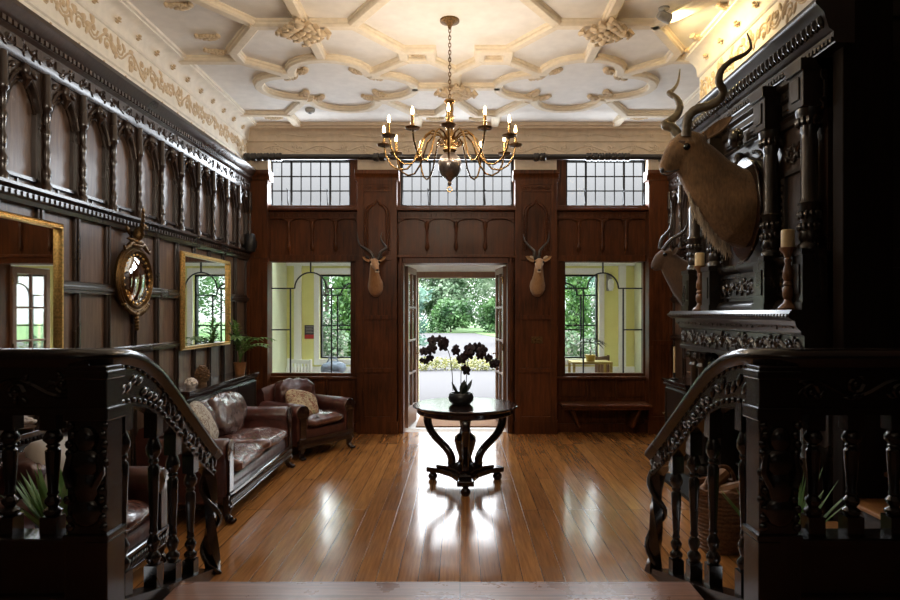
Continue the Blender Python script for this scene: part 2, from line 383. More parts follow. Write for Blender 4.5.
M['cypress'] = foliage('cypress_leaf', (.02,.075,.012), (.09,.18,.045), .3, 6)
M['hedge'] = foliage('yellow_hedge_leaf', (.08,.09,.02), (.24,.23,.08), .35, 6)
M['blossom'] = foliage('white_blossom', (.3,.27,.25), (.4,.37,.35), .3, 9)
M['bark'] = plain('bark', (.06,.045,.035), .9, bump=.8, bscale=30)
M['red'] = plain('red_notice_ink', (.45,.03,.03), .6)
M['slate'] = plain('dark_notice_ink', (.04,.03,.04), .6)
M['paper'] = plain('grey_notice_ink', (.35,.33,.35), .6)
M['gold'] = plain('gold_lacquer', (.45,.34,.10), .4, .5)
M['bluegrey'] = plain('blue_grey_cloth', (.25,.3,.38), .8)
M['copper'] = plain('copper_bowl', (.33,.17,.07), .35, .7, bump=.3, bscale=40, var=.4)
F = 620.; EYE = 1.65
def P(px, py, D): return Vector(((px-460)*D/F, D, EYE-(py-313)*D/F))
KNOB = dict(candle=3.2, spot=30, sun=.6, sky=13, exposure=0.55, landing=6, fwd=55, day=20)
# ---------------------------------------------------------------- the room
LX, RX, BY, CZ = -2.93, 2.92, 8.6, 4.21
LW = fr((0,1,0),(1,0,0),(0,0,1),(LX,0,0))       # u -> +Y, w -> +X
RW = fr((0,1,0),(-1,0,0),(0,0,1),(RX,0,0))
BW = fr((1,0,0),(0,-1,0),(0,0,1),(0,BY,0))      # u -> +X, w -> towards the camera
CB = fr((0,1,0),(-1,0,0),(0,0,1),(2.42,0,0))    # face of the chimneypiece
m = MB(); m.box(LX-.15, 4.4, 2.6, 8.6, -.1, 0); struct(m.build('floor', M['floor'], smooth=0))
m = MB(); m.box(LX-.15, 4.4, -3.2, 2.66, .16, .36); struct(m.build('floor_landing', M['step'], smooth=0))
m = MB(); m.box(-1.52, 1.25, 2.655, 3.38, .0, .19); o = struct(m.build('floor_step', M['step'], smooth=0, bevel=.012))
m = MB(); m.box(LX-.2, 4.4, -3.2, 8.85, CZ, CZ+.15); struct(m.build('ceiling', M['plaster'], smooth=0))
m = MB(); m.box(LX-.15, LX, -3.2, 8.85, -.1, CZ); struct(m.build('wall_left', M['oak_panel'], smooth=0))
m = MB(); m.box(RX, RX+.15, 6.1, 8.85, -.1, CZ); struct(m.build('wall_right', M['oak_panel'], smooth=0))
m = MB(); m.box(4.2, 4.35, -3.2, 4.1, -.1, CZ); struct(m.build('wall_stair', M['black_oak'], smooth=0))
m = MB(); m.box(LX-.15, 4.35, -3.2, -3.05, -.1, CZ); struct(m.build('wall_rear', M['black_oak'], smooth=0))
# ---- panelling of the side walls
US = [8.45-.415*k for k in range(0, 17)]
def panel_wall(MW, us, u_lo, u_hi, mt):
    m = MB(MW)
    for u in us:                                   # stiles
        for a, b in ((.2,1.30),(1.36,1.80),(1.89,2.37)):
            m.box(u-.035, u+.035, 0, .028, a, b); m.box(u-.012, u+.012, .028, .04, a, b)
    trim(m, mt, smooth=0, bevel=.006)
    m = MB(MW)                                     # stepped rails
    for a, b in ((1.30,1.36),(1.80,1.89)):
        h = b-a
        m.extr([(0,a),(.045,a),(.045,a+h*.25),(.06,a+h*.3),(.06,a+h*.55),(.04,a+h*.65),(.04,b-.01),(.03,b),(0,b)], u_lo, u_hi)
    a, b = 2.37, 2.49
    m.extr([(0,a),(.05,a),(.055,a+.03),(.075,a+.04),(.075,a+.075),(.06,a+.08),(.10,b-.02),(.10,b),(0,b)], u_lo, u_hi)
    for k in range(int((u_hi-u_lo)/.055)):
        u = u_lo+.055*(k+.5); m.box(u-.014, u+.014, .072, .088, a+.042, a+.073)
    trim(m, mt, smooth=0)
    m = MB(MW); m.extr([(0,0),(.05,0),(.05,.14),(.035,.17),(.028,.2),(0,.2)], u_lo, u_hi)
    struct(m.build('baseboard_left' if MW is LW else 'baseboard_right', mt, smooth=0))
    # arcade of pointed panels
    m = MB(MW)
    v0, vs, vt = 2.49, 3.02, 3.30
    for i in range(len(us)-1):
        b, a = us[i]-.04, us[i+1]+.04; c = (a+b)/2; r = (b-a)/2
        m.box(us[i]-.04, us[i]+.04, 0, .05, v0, vt)
        pts = []
        for k in range(13):                        # ogee-headed arch
            t = -1+2*k/12
            z = vs+ .235*(1-abs(t)**1.8)**.75
            pts.append((c+r*t, z))
        for k in range(12):
            (x0,z0),(x1,z1) = pts[k], pts[k+1]
            m.loft([[(x0,0,z0),(x0,.045,z0),(x0,.045,vt),(x0,0,vt)], [(x1,0,z1),(x1,.045,z1),(x1,.045,vt),(x1,0,vt)]])
        m.tube([(x,.05,z) for x, z in pts], .014, 6, up=(0,1,0)); 
        m.tube([(c+r*.80*(-1+2*k/12),.03,vs-.02+.19*(1-abs(-1+2*k/12)**1.8)**.75) for k in range(13)], .012, 5, up=(0,1,0))
        m.ell((c,.06,vs+.235),(.03,.035,.05)); m.tube([(c,.05,vs+.23),(c,.075,vs+.17),(c,.06,vs+.11)],[.022,.03,.006],6)
        for s in (-1,1):                           # spandrel leaves
            m.ell((c+s*r*.62,.05,vs+.235),(.035,.015,.02), Matrix.Rotation(s*.7,3,'Y'))
        q = .055                                   # moulded border of the panel
        m.box(a, a+.022, 0, .03, v0+q, vs); m.box(b-.022, b, 0, .03, v0+q, vs); m.box(a, b, 0, .03, v0+q, v0+q+.022); m.box(c-.006, c+.006, 0, .012, v0, v0+q)
    trim(m, mt, smooth=45)
    m = MB(MW)                                     # split balusters on the stiles
    prof = [(.0,2.49),(.034,2.49),(.034,2.53),(.018,2.55),(.03,2.60),(.03,2.63),(.015,2.66),(.022,2.70),(.026,2.76),(.016,2.80),(.02,2.86),(.03,2.90),(.016,2.93),(.024,2.98),(.02,3.04),(.036,3.06),(.036,3.09),(.03,3.12),(.026,3.3),(0,3.3)]
    for u in us: m.lathe(prof, (u,.065,0), 8)
    trim(m, mt, smooth=50)
    m = MB(MW)                                     # carved cornice
    m.extr([(0,3.30),(.06,3.30),(.075,3.33),(.075,3.44),(.10,3.46),(.10,3.50),(.13,3.52),(.16,3.56),(.17,3.57),(.17,3.60),(0,3.60)], u_lo, u_hi)
    for k in range(int((u_hi-u_lo)/.05)):
        u = u_lo+.05*(k+.5); m.box(u-.015, u+.015, .10, .118, 3.465, 3.498)
    vine(m, u_lo+.02, u_hi-.02, 3.385, .11, .078, .13, .008, 3, 1.6)
    for k in range(int((u_hi-u_lo)/.2)): m.box(u_lo+.2*k-.03, u_lo+.2*k+.03, .075, .088, 3.36, 3.42)
    trim(m, mt, smooth=40)
def plaster_frieze(MW, u0, u1, zb, mt, seed, reveal=.0):
    m = MB(MW); pr = [(0,zb),(.03,zb),(.03,zb+.03),(.02,zb+.04),(.02,zb+.13),(.035,zb+.14),(.035,zb+.155),(.025,zb+.165),(.025,4.0),(.04,4.005),(.05,4.02)]
    for k in range(7):
        a = PI/2*k/6; pr.append((.05+.11*(1-math.cos(a)), 4.03+.13*math.sin(a)))
    pr += [(.19,4.165),(.19,4.18),(.215,4.185),(.215,CZ),(0,CZ)]
    m.extr(pr, u0, u1); trim(m, mt, smooth=30)
    m = MB(MW); mid = (zb+.165+4.0)/2
    vine(m, u0+.03, u1-.03, mid, (4.0-zb-.165)*.95, .026, .19, .010, seed, 1.5)
    n = int((u1-u0)/.33)
    for k in range(n):
        u = u0+.33*(k+.5); flower(m, (u,.022,zb+.085), .032, .01, 4)
        flower(m, (u+.1,.085,4.09), .03, .02, 4, Matrix.Rotation(-.6,3,'X'))
    trim(m, M['relief'] if mt is M['frieze'] else mt, smooth=60)
panel_wall(LW, US, 1.6, 8.45, M['oak'])
panel_wall(RW, [8.45-.415*k for k in range(0,6)], 6.2, 8.45, M['oak'])
plaster_frieze(LW, 1.6, 8.6, 3.60, M['frieze'], 5)
plaster_frieze(RW, 6.2, 8.6, 3.60, M['frieze'], 6)
# ---- back wall
LWIN = (-2.69,-1.49,.77,2.40); RWIN = (1.43,2.60,.77,2.40); DOOR = (-.777,.654,0,2.335)
CL = [(-2.67,-1.52,3.13,3.80),(-.83,.745,3.13,3.80),(1.47,2.60,3.13,3.80)]
m = MB(BW); cell_wall(m, LX, RX, -.1, CZ, -.22, 0, [LWIN, RWIN, (DOOR[0],DOOR[1],-.1,DOOR[3])] + CL)
struct(m.build('wall_back', M['oak2'], smooth=0))
PIERS = [(-2.93,-2.62),(-1.40,-.86),(.75,1.32),(2.57,2.92)]
m = MB(BW)
for a, b in PIERS:
    m.box(a, b, 0, .15, 0, 3.46)
    m.extr([(0,3.46),(.17,3.46),(.17,3.49),(.19,3.52),(.21,3.54),(.21,3.59),(0,3.59)], a-.03, b+.03)
    m.box(a-.015, b+.015, 0, .17, 0, .18)
    iw = b-a
    if iw > .4:
        c = (a+b)/2
        for z0, z1 in ((.24,.84),(.90,1.56),(1.62,2.34),(2.46,3.42)):      # framed panels
            for x0, x1 in ((a,a+.085),(b-.085,b)): m.box(x0, x1, .15, .17, z0-.03, z1+.03)
        for z in (.21,.87,1.59,2.40,3.43): m.box(a, b, .15, .172, z-.03, z+.03)
        m.box(a+.085, b-.085, .15, .165, 3.30, 3.40)
        vine(m, a+.09, b-.09, 3.35, .07, .168, .11, .006, 4)
        pts = [(c-.13,.16,2.5),(c-.13,.16,3.0)]+[(c-.13*math.cos(PI*k/10),.16,3.0+.13*math.sin(PI*k/10)+ (.05 if k==5 else 0)) for k in range(1,10)]+[(c+.13,.16,3.0),(c+.13,.16,2.5)]
        m.tube(pts, .016, 6, up=(0,1,0)); m.tube([(c+(x-c)*1.28,.158,z+.015*(z>3)) for x,_,z in pts], .01, 5, up=(0,1,0))
        for s in (-1,1):
            for k in range(9): m.ell((c+s*.165,.16,2.52+k*.06),(.015,.015,.025),nu=6,nv=4)
    else:
        for z0, z1 in ((.24,1.2),(1.28,2.34),(2.46,3.4)): 
            for x0, x1 in ((a,a+.06),(b-.06,b)): m.box(x0, x1, .15, .168, z0, z1)
            m.box(a, b, .15, .168, z0-.06, z0); 
trim(m, M['oak2'], smooth=40, bevel=.005)
m = MB(BW)
for a, b in PIERS: m.box(a, b, 0, .13, 3.59, 3.80)
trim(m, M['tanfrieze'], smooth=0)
m = MB(BW)
BAYS = [(-2.69,-1.40),(-.86,.75),(1.32,2.62)]
for i, (a, b) in enumerate(BAYS):
    m.box(a, b, 0, .05, 2.95, 3.05); m.box(a, b, 0, .05, 2.36, 2.45)
    n = 4; st = (b-a)/n
    for k in range(n):                               # shallow scalloped heads
        x0 = a+st*k
        for q in range(8):
            t0, t1 = q/8, (q+1)/8; f = lambda t: 2.95-.07*abs(2*t-1)**3
            m.loft([[(x0+st*t0,0,f(t0)),(x0+st*t0,.04,f(t0)),(x0+st*t0,.04,2.96),(x0+st*t0,0,2.96)],[(x0+st*t1,0,f(t1)),(x0+st*t1,.04,f(t1)),(x0+st*t1,.04,2.96),(x0+st*t1,0,2.96)]])
        m.box(x0-.014, x0+.014, 0, .012, 2.45, 2.95)
        if k: m.lathe([(0,2.50),(.02,2.52),(.034,2.56),(.028,2.60),(.02,2.64),(.02,2.80),(.034,2.84),(.03,2.9),(.02,2.93),(0,2.95)], (x0,.02,0), 8)
    for k in range(int((b-a)/.07)): m.box(a+.07*k+.02, a+.07*k+.05, .05, .06, 2.98, 3.02)
    m.box(a, b, 0, .16, 3.05, 3.085); m.box(a, b, 0, .12, 3.085, 3.12)   # clerestory sill
trim(m, M['oak2'], smooth=40, bevel=.004)
m = MB(BW)                                           # aprons below the lower windows
for a, b in (BAYS[0], BAYS[2]):
    for z0, z1 in ((.46,.76),(.12,.40)):
        for q in range(3):
            x0 = a+.05+(b-a-.1)*q/3; x1 = a+.05+(b-a-.1)*(q+1)/3
            m.box(x0+.03, x1-.03, 0, .012, z0+.03, z1-.03); m.box(x0-.015, x0+.015, 0, .02, z0, z1)
    m.box(a, b, 0, .03, 0, .12); m.box(a, b, 0, .05, .735, .77)
    for q in range(2):                               # panelled window reveals beside the piers
        x0 = a if q == 0 else b-.03
        m.box(min(x0,x0+.03), x0+.03, 0, .13, .8, 2.36)
trim(m, M['oak2'], smooth=0, bevel=.005)
m = MB(BW)                                           # door casing
for x in (DOOR[0]-.075, DOOR[1]): m.box(x, x+.075, 0, .09, 0, 2.41); m.box(x+.02, x+.055, .09, .11, 0, 2.41)
m.box(DOOR[0]-.075, DOOR[1]+.075, 0, .09, 2.335, 2.43); m.box(DOOR[0]-.1, DOOR[1]+.1, 0, .12, 2.41, 2.45)
trim(m, M['oak2'], smooth=0, bevel=.006)
for a, b in BAYS:                                    # plaster above the clerestory
    pass
m = MB(BW); pr = [(-.05,3.80),(.13,3.80),(.13,3.98),(.15,3.99),(.15,4.01)]
for k in range(7):
    t = PI/2*k/6; pr.append((.15+.08*(1-math.cos(t)), 4.02+.11*math.sin(t)))
pr += [(.26,4.14),(.26,4.16),(.29,4.17),(.29,CZ),(-.05,CZ)]
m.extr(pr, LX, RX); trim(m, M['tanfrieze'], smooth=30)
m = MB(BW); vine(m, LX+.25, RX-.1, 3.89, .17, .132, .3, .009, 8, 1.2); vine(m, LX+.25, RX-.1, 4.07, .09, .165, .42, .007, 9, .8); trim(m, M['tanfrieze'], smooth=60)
# ---- leaded windows: frame > pane, leading
WN = [0]
def leaded(MW, r, arch, name_frame, fw=.04, lr=.009, gm='glass', deep=(-.16,-.06), mirror=False, nested=False):
    u0, u1, v0, v1 = r; WN[0] += 1
    m = MB(MW)
    for a, b, c, d in ((u0,u0+fw,v0,v1),(u1-fw,u1,v0,v1),(u0+fw,u1-fw,v0,v0+fw),(u0+fw,u1-fw,v1-fw,v1)): m.box(a, b, deep[0], deep[1], c, d)
    f = struct(m.build('window_%d' % WN[0], M[name_frame], smooth=0, bevel=.004))
    a, b, c, d = u0+fw, u1-fw, v0+fw, v1-fw; w = b-a; h = d-c; y = (deep[0]+deep[1])/2
    m = MB(MW); m.box(a, b, y-.003, y+.003, c, d); m.build('pane', M[gm], f, smooth=0)
    m = MB(MW); t = lr
    def hb(x0, x1, z): m.box(a+w*x0, a+w*x1, y-.012, y+.012, d-h*z-t, d-h*z+t)
    def vb(x, z0, z1, k=1): m.box(a+w*x-t*k, a+w*x+t*k, y-.012, y+.012, d-h*z1, d-h*z0)
    if arch:
        cx, cz, rr = .493, .235, .2*w
        vb(cx, 0, cz-rr/h)
        m.tube([(a+w*cx+rr*math.cos(PI*k/16), y, d-h*cz+rr*math.sin(PI*k/16)) for k in range(17)], t*1.2, 6, up=(0,1,0))
        hb(0, cx-.2, cz); hb(cx+.2, 1, cz)
        L_, R_ = .24, .755
        vb(L_, cz, 1); vb(R_, cz, 1); hb(0, L_, .61); hb(R_, 1, .61)
        if nested: hb(L_, R_, .61)
    else:
        nv, rows = arch_rows[r]
        for k in range(1, nv): vb(k/nv, 0, 1, 1.9 if k in heavy[r] else .75)
        for k in range(1, rows): hb(0, 1, k/rows)
    m.build('leading', M['lead'], f, smooth=40)
    return f
arch_rows = {}; heavy = {}
for r, n in zip(CL, (8,12,8)):
    arch_rows[r] = (n, 3); heavy[r] = {8:(2,6), 12:(3,6,9)}[n]
leaded(BW, LWIN, True, 'oak2'); leaded(BW, RWIN, True, 'oak2')
for r in CL:
    f = leaded(BW, r, False, 'iron', .03, .007, 'frost')
    for k in ((.24,.72) if r[1]-r[0] < 1.3 else (.25,.5,.75)):      # casement stays
        u = r[0]+(r[1]-r[0])*k; m = MB(BW)
        m.tube([(u,-.05,r[2]+.03),(u,-.02,r[2]+.06),(u-.01,-.04,r[2]+.2),(u+.01,-.03,r[2]+.22),(u-.02,-.03,r[2]+.25)], .008, 6); m.build('stay', M['iron'], f)
# ---- french doors opened out into the porch
def leaf_door(n, hinge_u, ang, sgn):
    W, H, T = .70, 2.30, .045
    Mx = Matrix.Translation((hinge_u, BY+.20, .015)) @ Matrix.Rotation(ang, 4, 'Z')
    m = MB(Mx); st = .075
    xs = (0, W)
    m.box(0, st, -T/2, T/2, 0, H); m.box(W-st, W, -T/2, T/2, 0, H)
    for z0, z1 in ((0,.28),(H-.09,H),(.74,.77),(1.22,1.25),(1.70,1.73)): m.box(st, W-st, -T/2, T/2, z0, z1)
    m.box(W/2-.014, W/2+.014, -T/2, T/2, .28, H-.09)
    d = struct(m.build('door_%d' % n, M['frame_wood'], smooth=0, bevel=.006))
    m = MB(Mx); m.box(st, W-st, -.003, .003, .28, H-.09); m.build('pane', M['glass'], d, smooth=0)
    m = MB(Mx); m.tube([(W-.04,-T/2,1.02),(W-.04,-T/2-.05,1.02),(W-.14,-T/2-.055,1.02)], .009, 8); m.box(W-.055, W-.025, -T/2-.006, -T/2, .93, 1.12)
    m.tube([(W-.04,T/2,1.02),(W-.04,T/2+.05,1.02),(W-.14,T/2+.055,1.02)], .009, 8); m.build('door_handle', M['brass'], d)
    for z in (.2,1.15,2.1):
        m = MB(Mx); m.lathe([(0,-.05),(.012,-.05),(.012,.05),(0,.05)], (0,T/2+.005,z), 8); m.build('hinge', M['brass'], d)
leaf_door(1, DOOR[0]+.02, math.radians(84), 1)
leaf_door(2, DOOR[1]-.02, math.radians(96), -1)
# ---- porch beyond
PY = 10.42
m = MB(); m.box(LX, 2.95, 8.82, PY+.15, -.1, 0.0); struct(m.build('floor_porch', M['tile'], smooth=0))
m = MB(); m.box(LX-.1, 3.05, 9.75, PY+.3, 2.62, 2.74); m.box(LX-.1, 3.05, 8.82, 8.88, 2.62, 2.74)
for a, b in ((LX-.1,-2.8),(-.9,.9),(2.8,3.05)): m.box(a, b, 8.88, 9.75, 2.62, 2.74)
struct(m.build('ceiling_porch', M['white'], smooth=0))
ADDED_SKYL = ((-2.8,-.9),(.9,2.8))
for k, (a, b) in enumerate(ADDED_SKYL):                     # unseen rooflights, added to let more sky light into the porch
    m = MB(); 
    for x in [a+(b-a)*q/4 for q in range(5)]: m.box(x-.015, x+.015, 8.88, 9.75, 2.66, 2.72)
    f = struct(m.build('window_%d' % (20+k), M['white'], smooth=0)); m = MB(); m.box(a, b, 8.88, 9.75, 2.695, 2.70); m.build('pane', M['glass'], f, smooth=0)
m = MB(); m.box(LX-.1, LX+.02, 8.82, PY+.15, -.1, 2.62); struct(m.build('wall_porch_left', M['palegreen'], smooth=0))
m = MB(); m.box(2.93, 3.05, 8.82, PY+.15, -.1, 2.62); struct(m.build('wall_porch_right', M['palegreen'], smooth=0))
PWL = (-2.36,-1.25,.88,2.30); PWR = (1.25,2.33,.88,2.30); PD = (-.70,.72,-.1,2.24)
PB = fr((1,0,0),(0,-1,0),(0,0,1),(0,PY,0))
m = MB(PB); cell_wall(m, LX, 2.95, -.1, 2.62, -.15, 0, [PWL, PWR, PD]); struct(m.build('wall_porch_front', M['yellow'], smooth=0))
m = MB(PB)                                            # white painted trim of the porch
for r in (PWL, PWR):
    for a, b, c, d in ((r[0]-.09,r[0],r[2]-.1,r[3]+.1),(r[1],r[1]+.09,r[2]-.1,r[3]+.1),(r[0],r[1],r[3],r[3]+.1),(r[0],r[1],r[2]-.1,r[2])): m.box(a, b, 0, .03, c, d)
for x in (-2.78, 2.66): m.box(x, x+.12, 0, .05, 0, 2.45)
m.box(LX, 2.95, 0, .06, 2.44, 2.62); m.box(LX, -.85, 0, .025, 0, .75); m.box(.87, 2.93, 0, .025, 0, .75)
trim(m, M['white'], smooth=0, bevel=.006)
m = MB(PB)
m.box(-.78, -.70, -.1, .06, 0, 2.33); m.box(.72, .80, -.1, .06, 0, 2.33); m.box(-.78, .80, -.1, .06, 2.24, 2.34)
trim(m, M['frame_wood'], smooth=0, bevel=.008); m = MB(PB); m.box(-.9, .9, 0, .03, 2.345, 2.44)
trim(m, M['white'], smooth=0); m = MB(PB); m.box(-.80,-.785,0,.05,0,2.3)
trim(m, M['frame_wood'], smooth=0, bevel=.008)
leaded(PB, PWL, True, 'iron', .03, .012, nested=True); leaded(PB, PWR, True, 'iron', .03, .012, nested=True)
# ---- ceiling ribs and ornaments
m = MB(); zc = CZ
RP = [(-.062,.01),(-.062,-.022),(-.050,-.032),(-.050,-.052),(-.034,-.066),(.034,-.066),(.050,-.052),(.050,-.032),(.062,-.022),(.062,.01)]
def rib(pts, loop=False):
    if not loop:                                      # run the ends on into the neighbouring ribs
        v = [Vector(p) for p in pts]; v[0] = v[0]+(v[0]-v[1]).normalized()*.03; v[-1] = v[-1]+(v[-1]-v[-2]).normalized()*.03; pts = [tuple(p) for p in v]
    RC[0] += 1; m.sweep([(x,y,zc+.0011*(RC[0]*5%13)) for x, y in pts], RP, loop)   # no two soffits share a plane
RC = [0]
AX = [-1.375, 1.285]; XM = -.045
CY = [6.95, 3.93, .91]
leafspots = []; bosses = []
for cy in CY:
    for cx in AX:
        o_ = -1 if cx < 0 else 1                      # outward direction
        q = []
        for i in range(4):                            # four lobes with square steps between
            Rm = Matrix.Rotation(i*PI/2, 2)
            for k in range(11):
                a = PI*k/10; q.append(Rm @ Vector((.40*math.cos(a), .47+.40*math.sin(a))))
            q.append(Rm @ Vector((-.5,.5)))
        rib([(cx+p.x, cy+p.y*.90) for p in q], True)
        for sx in (-1,1):
            for sy in (-1,1):
                leafspots += [(cx+sx*.30, cy+sy*.40, sx*.6), (cx+sx*.43, cy+sy*.26, sx*.9)]
        for sy in (-1,1):
            last = (cy == CY[0] and sy == 1)
            if not last:
                rib([(cx,cy+sy*.78),(cx,cy+sy*1.51)])
                if sy == -1: rib([(cx-.43,cy+sy*1.51),(cx+.43,cy+sy*1.51)])
                i_ = -o_
                rib([(cx+i_*.43,cy+sy*1.51),(cx+i_*.815,cy+sy*.97)])
                rib([(cx+i_*.815,cy+sy*.97),(cx+i_*1.085,cy+sy*.97),(cx+i_*1.085,cy+sy*.74),(cx+i_*.815,cy+sy*.74)], True)
                rib([(cx+i_*.815,cy+sy*.74),(cx+i_*.5,cy+sy*.45)]); rib([(cx+i_*1.085,cy+sy*.74),(cx+i_*1.33,cy+sy*.45)])
                rib([(cx+o_*.43,cy+sy*1.51),(cx+o_*.815,cy+sy*.97),(cx+o_*.815,cy+sy*.74),(cx+o_*.5,cy+sy*.45)]); rib([(cx+o_*.815,cy+sy*.74),(cx+o_*1.45,cy+sy*.74)])
                leafspots += [(cx+o_*.95, cy+sy*1.22, 0), (cx+o_*.85-o_*.0+o_*.15, cy+sy*.9, .2), (cx-o_*.95, cy+sy*.86, 0)]
                if sy == -1: bosses.append((cx, cy-1.51))
            else:
                rib([(cx+o_*.5,cy+.45),(cx+o_*.815,cy+.95),(cx+o_*1.5,cy+.95)]); rib([(cx+o_*.815,cy+.95),(cx+o_*.815,8.35)])
                rib([(cx-o_*.5,cy+.45),(cx-o_*.815,cy+.95),(cx-o_*1.085,cy+.95),(cx-o_*1.33,cy+.45)]); rib([(cx-o_*.815,cy+.95),(cx-o_*.815,8.35)])
                leafspots += [(cx+o_*1.05, cy+1.15, 0), (cx-o_*1.05, cy+1.2, 0)]
        rib([(cx+(.87 if cx < 0 else -.87), cy),(XM, cy)])
    rib([(XM,cy-.45),(XM,cy+.45)]); bosses.append((XM, cy))
trim(m, M['ribs'], smooth=25)
b0 = None
for i, (x, y) in enumerate(bosses):
    if b0 is None:
        m = MB(); r = random.Random(3)
        for k in range(12):
            a = k*PI/6; rr = .19 if k % 3 == 0 else .14
            m.ell((math.cos(a)*rr*.7, math.sin(a)*rr*.7, -.10), (rr*.42,.045,.035), Matrix.Rotation(a,3,'Z') @ Matrix.Rotation(.4,3,'Y'), 7, 5)
            m.tube([(math.cos(a)*rr, math.sin(a)*rr, -.08),(math.cos(a)*rr*1.2, math.sin(a)*rr*1.2, -.11),(math.cos(a+.3)*rr*1.1, math.sin(a+.3)*rr*1.1, -.13)], [.03,.024,.012], 6)
        for k in range(4): m.ell((.04*math.cos(k*PI/2), .04*math.sin(k*PI/2), -.12), (.035,.028,.03), nu=7, nv=5)
        b0 = trim(m, M['relief'], smooth=60); b0.location = (x,y,CZ)
    else:
        o = b0.copy(); COL.objects.link(o); NT[0] += 1; o.name = 'trim_%d' % NT[0]; o.location = (x,y,CZ)
l0 = None
for x, y, a in leafspots:
    if l0 is None:
        m = MB()
        for k in range(7):
            t = -1+k/3; m.ell((t*.10, .03*math.cos(3*t), -.015), (.04,.022,.02), Matrix.Rotation(t*1.4,3,'Z'), 6, 4); m.ell((t*.08, -.04+.02*abs(t), -.015), (.03,.018,.018), Matrix.Rotation(-t,3,'Z'), 6, 4)
        m.ell((0,0,-.015),(.025,.025,.02), nu=7, nv=5)
        l0 = trim(m, M['relief'], smooth=60); l0.location = (x,y,CZ); l0.rotation_euler = (0,0,a)
    else:
        o = l0.copy(); COL.objects.link(o); NT[0] += 1; o.name = 'trim_%d' % NT[0]; o.location = (x,y,CZ); o.rotation_euler = (0,0,a)
# ---- chimney breast, stair partition
m = MB(CB); cell_wall(m, 3.98, 6.2, -.05, 4.21, -.12, 0, [(4.5,5.75,-.05,1.05)])
m.box(3.98, 6.2, -.9, -.6, -.05, 4.21); m.box(3.98, 4.10, -.62, -.1, -.05, 4.21); m.box(6.08, 6.2, -.62, -.1, -.05, 4.21)
struct(m.build('wall_chimney', M['black_oak'], smooth=0))
m = MB(); m.box(3.3, 4.35, 3.98, 4.12, -.1, 4.21); struct(m.build('wall_partition', M['black_oak'], smooth=0))
PT = fr((1,0,0),(0,-1,0),(0,0,1),(0,3.98,0)); m = MB(PT)
for u in (2.52,3.05,3.6,4.15): m.box(u-.05, u+.05, 0, .03, .2, 3.6); m.tube([(u,.03,.3),(u,.03,3.5)], .02, 6)
for v in (.2,1.1,2.0,3.3,3.6): m.box(2.42, 4.2, 0, .032, v-.06, v+.06)
m.lathe([(.0,0),(.05,0),(.05,2.1),(.065,2.12),(.065,2.25),(.05,2.3),(.045,3.3),(.07,3.36),(.07,3.6),(0,3.6)], (2.47,.02,0), 10)
trim(m, M['black_oak'], smooth=40, bevel=.006)
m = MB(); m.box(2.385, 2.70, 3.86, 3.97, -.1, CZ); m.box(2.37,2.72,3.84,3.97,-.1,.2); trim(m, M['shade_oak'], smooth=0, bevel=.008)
plaster_frieze(CB, 3.98, 6.2, 3.58, M['frieze'], 12)
m = MB(fr((-1,0,0),(0,1,0),(0,0,1),(0,6.2,0))); m.box(-2.92, -2.42, 0, .025, 3.58, 4.21); trim(m, M['frieze'], smooth=0)
# ---------------------------------------------------------------- chimneypiece
FL = (2.42, 5.1, 0)
fp = thing('fireplace', 'carved black oak chimneypiece with arched overmantel and columns on the right wall', 'fireplace', FL)
FM = Matrix.Translation(-Vector(FL)) @ CB
def fpart(name, m, mt='black_oak', **k): return m.build(name, M[mt], fp, **k)
m = MB(FM); m.extr([(0,1.60),(.27,1.60),(.30,1.62),(.30,1.645),(.28,1.67),(0,1.67)], 4.0, 6.32)
for k in range(58): m.ell((4.02+k*.04,.30,1.633),(.017,.016,.014),nu=6,nv=4)
fpart('mantel_shelf', m, smooth=30)
m = MB(FM); m.extr([(0,1.30),(.20,1.30),(.20,1.33),(.185,1.34),(.185,1.50),(.21,1.51),(.21,1.53),(.24,1.56),(.25,1.60),(0,1.60)], 4.02, 6.26)
vine(m, 4.06, 6.22, 1.42, .16, .19, .11, .010, 21, 1.5); vine(m, 4.04, 6.24, 1.57, .06, .236, .09, .006, 22, 1.5)
fpart('mantel_frieze', m, smooth=50)
colp = [(0,0),(.075,0),(.075,.05),(.055,.07),(.07,.10),(.05,.13),(.062,.3),(.066,.45),(.05,.55),(.06,.57),(.045,.60),(.045,1.0),(.06,1.02),(.045,1.05),(.075,1.12),(.08,1.16),(0,1.16)]
for u in (4.14,4.34,5.95,6.14):
    m = MB(FM); m.box(u-.085, u+.085, .0, .17, 0, .12); m.lathe([(r,z+.12) for r,z in colp], (u,.09,0), 12)
    for k in range(10): a=k*2*PI/10; m.ell((u+.065*math.cos(a),.09+.065*math.sin(a),.5),(.02,.02,.1),nu=5,nv=4); m.ell((u+.07*math.cos(a),.09+.07*math.sin(a),1.24),(.022,.022,.035),nu=5,nv=4)
    fpart('mantel_column', m, smooth=45)
m = MB(FM); m.box(3.98, 6.25, 0, .42, -.0, .035); m.box(4.45,5.8,-.55,0,0,.03); fpart('hearth', m, 'soot', smooth=0)
m = MB(FM)
for k in range(9): m.tube([(4.75+k*.09,-.08,.04),(4.75+k*.09,-.05,.3)], .01, 5)
m.tube([(4.7,-.06,.3),(5.55,-.06,.3)], .014, 6); m.tube([(4.7,-.06,.1),(5.55,-.06,.1)], .014, 6); fpart('grate', m, 'iron')
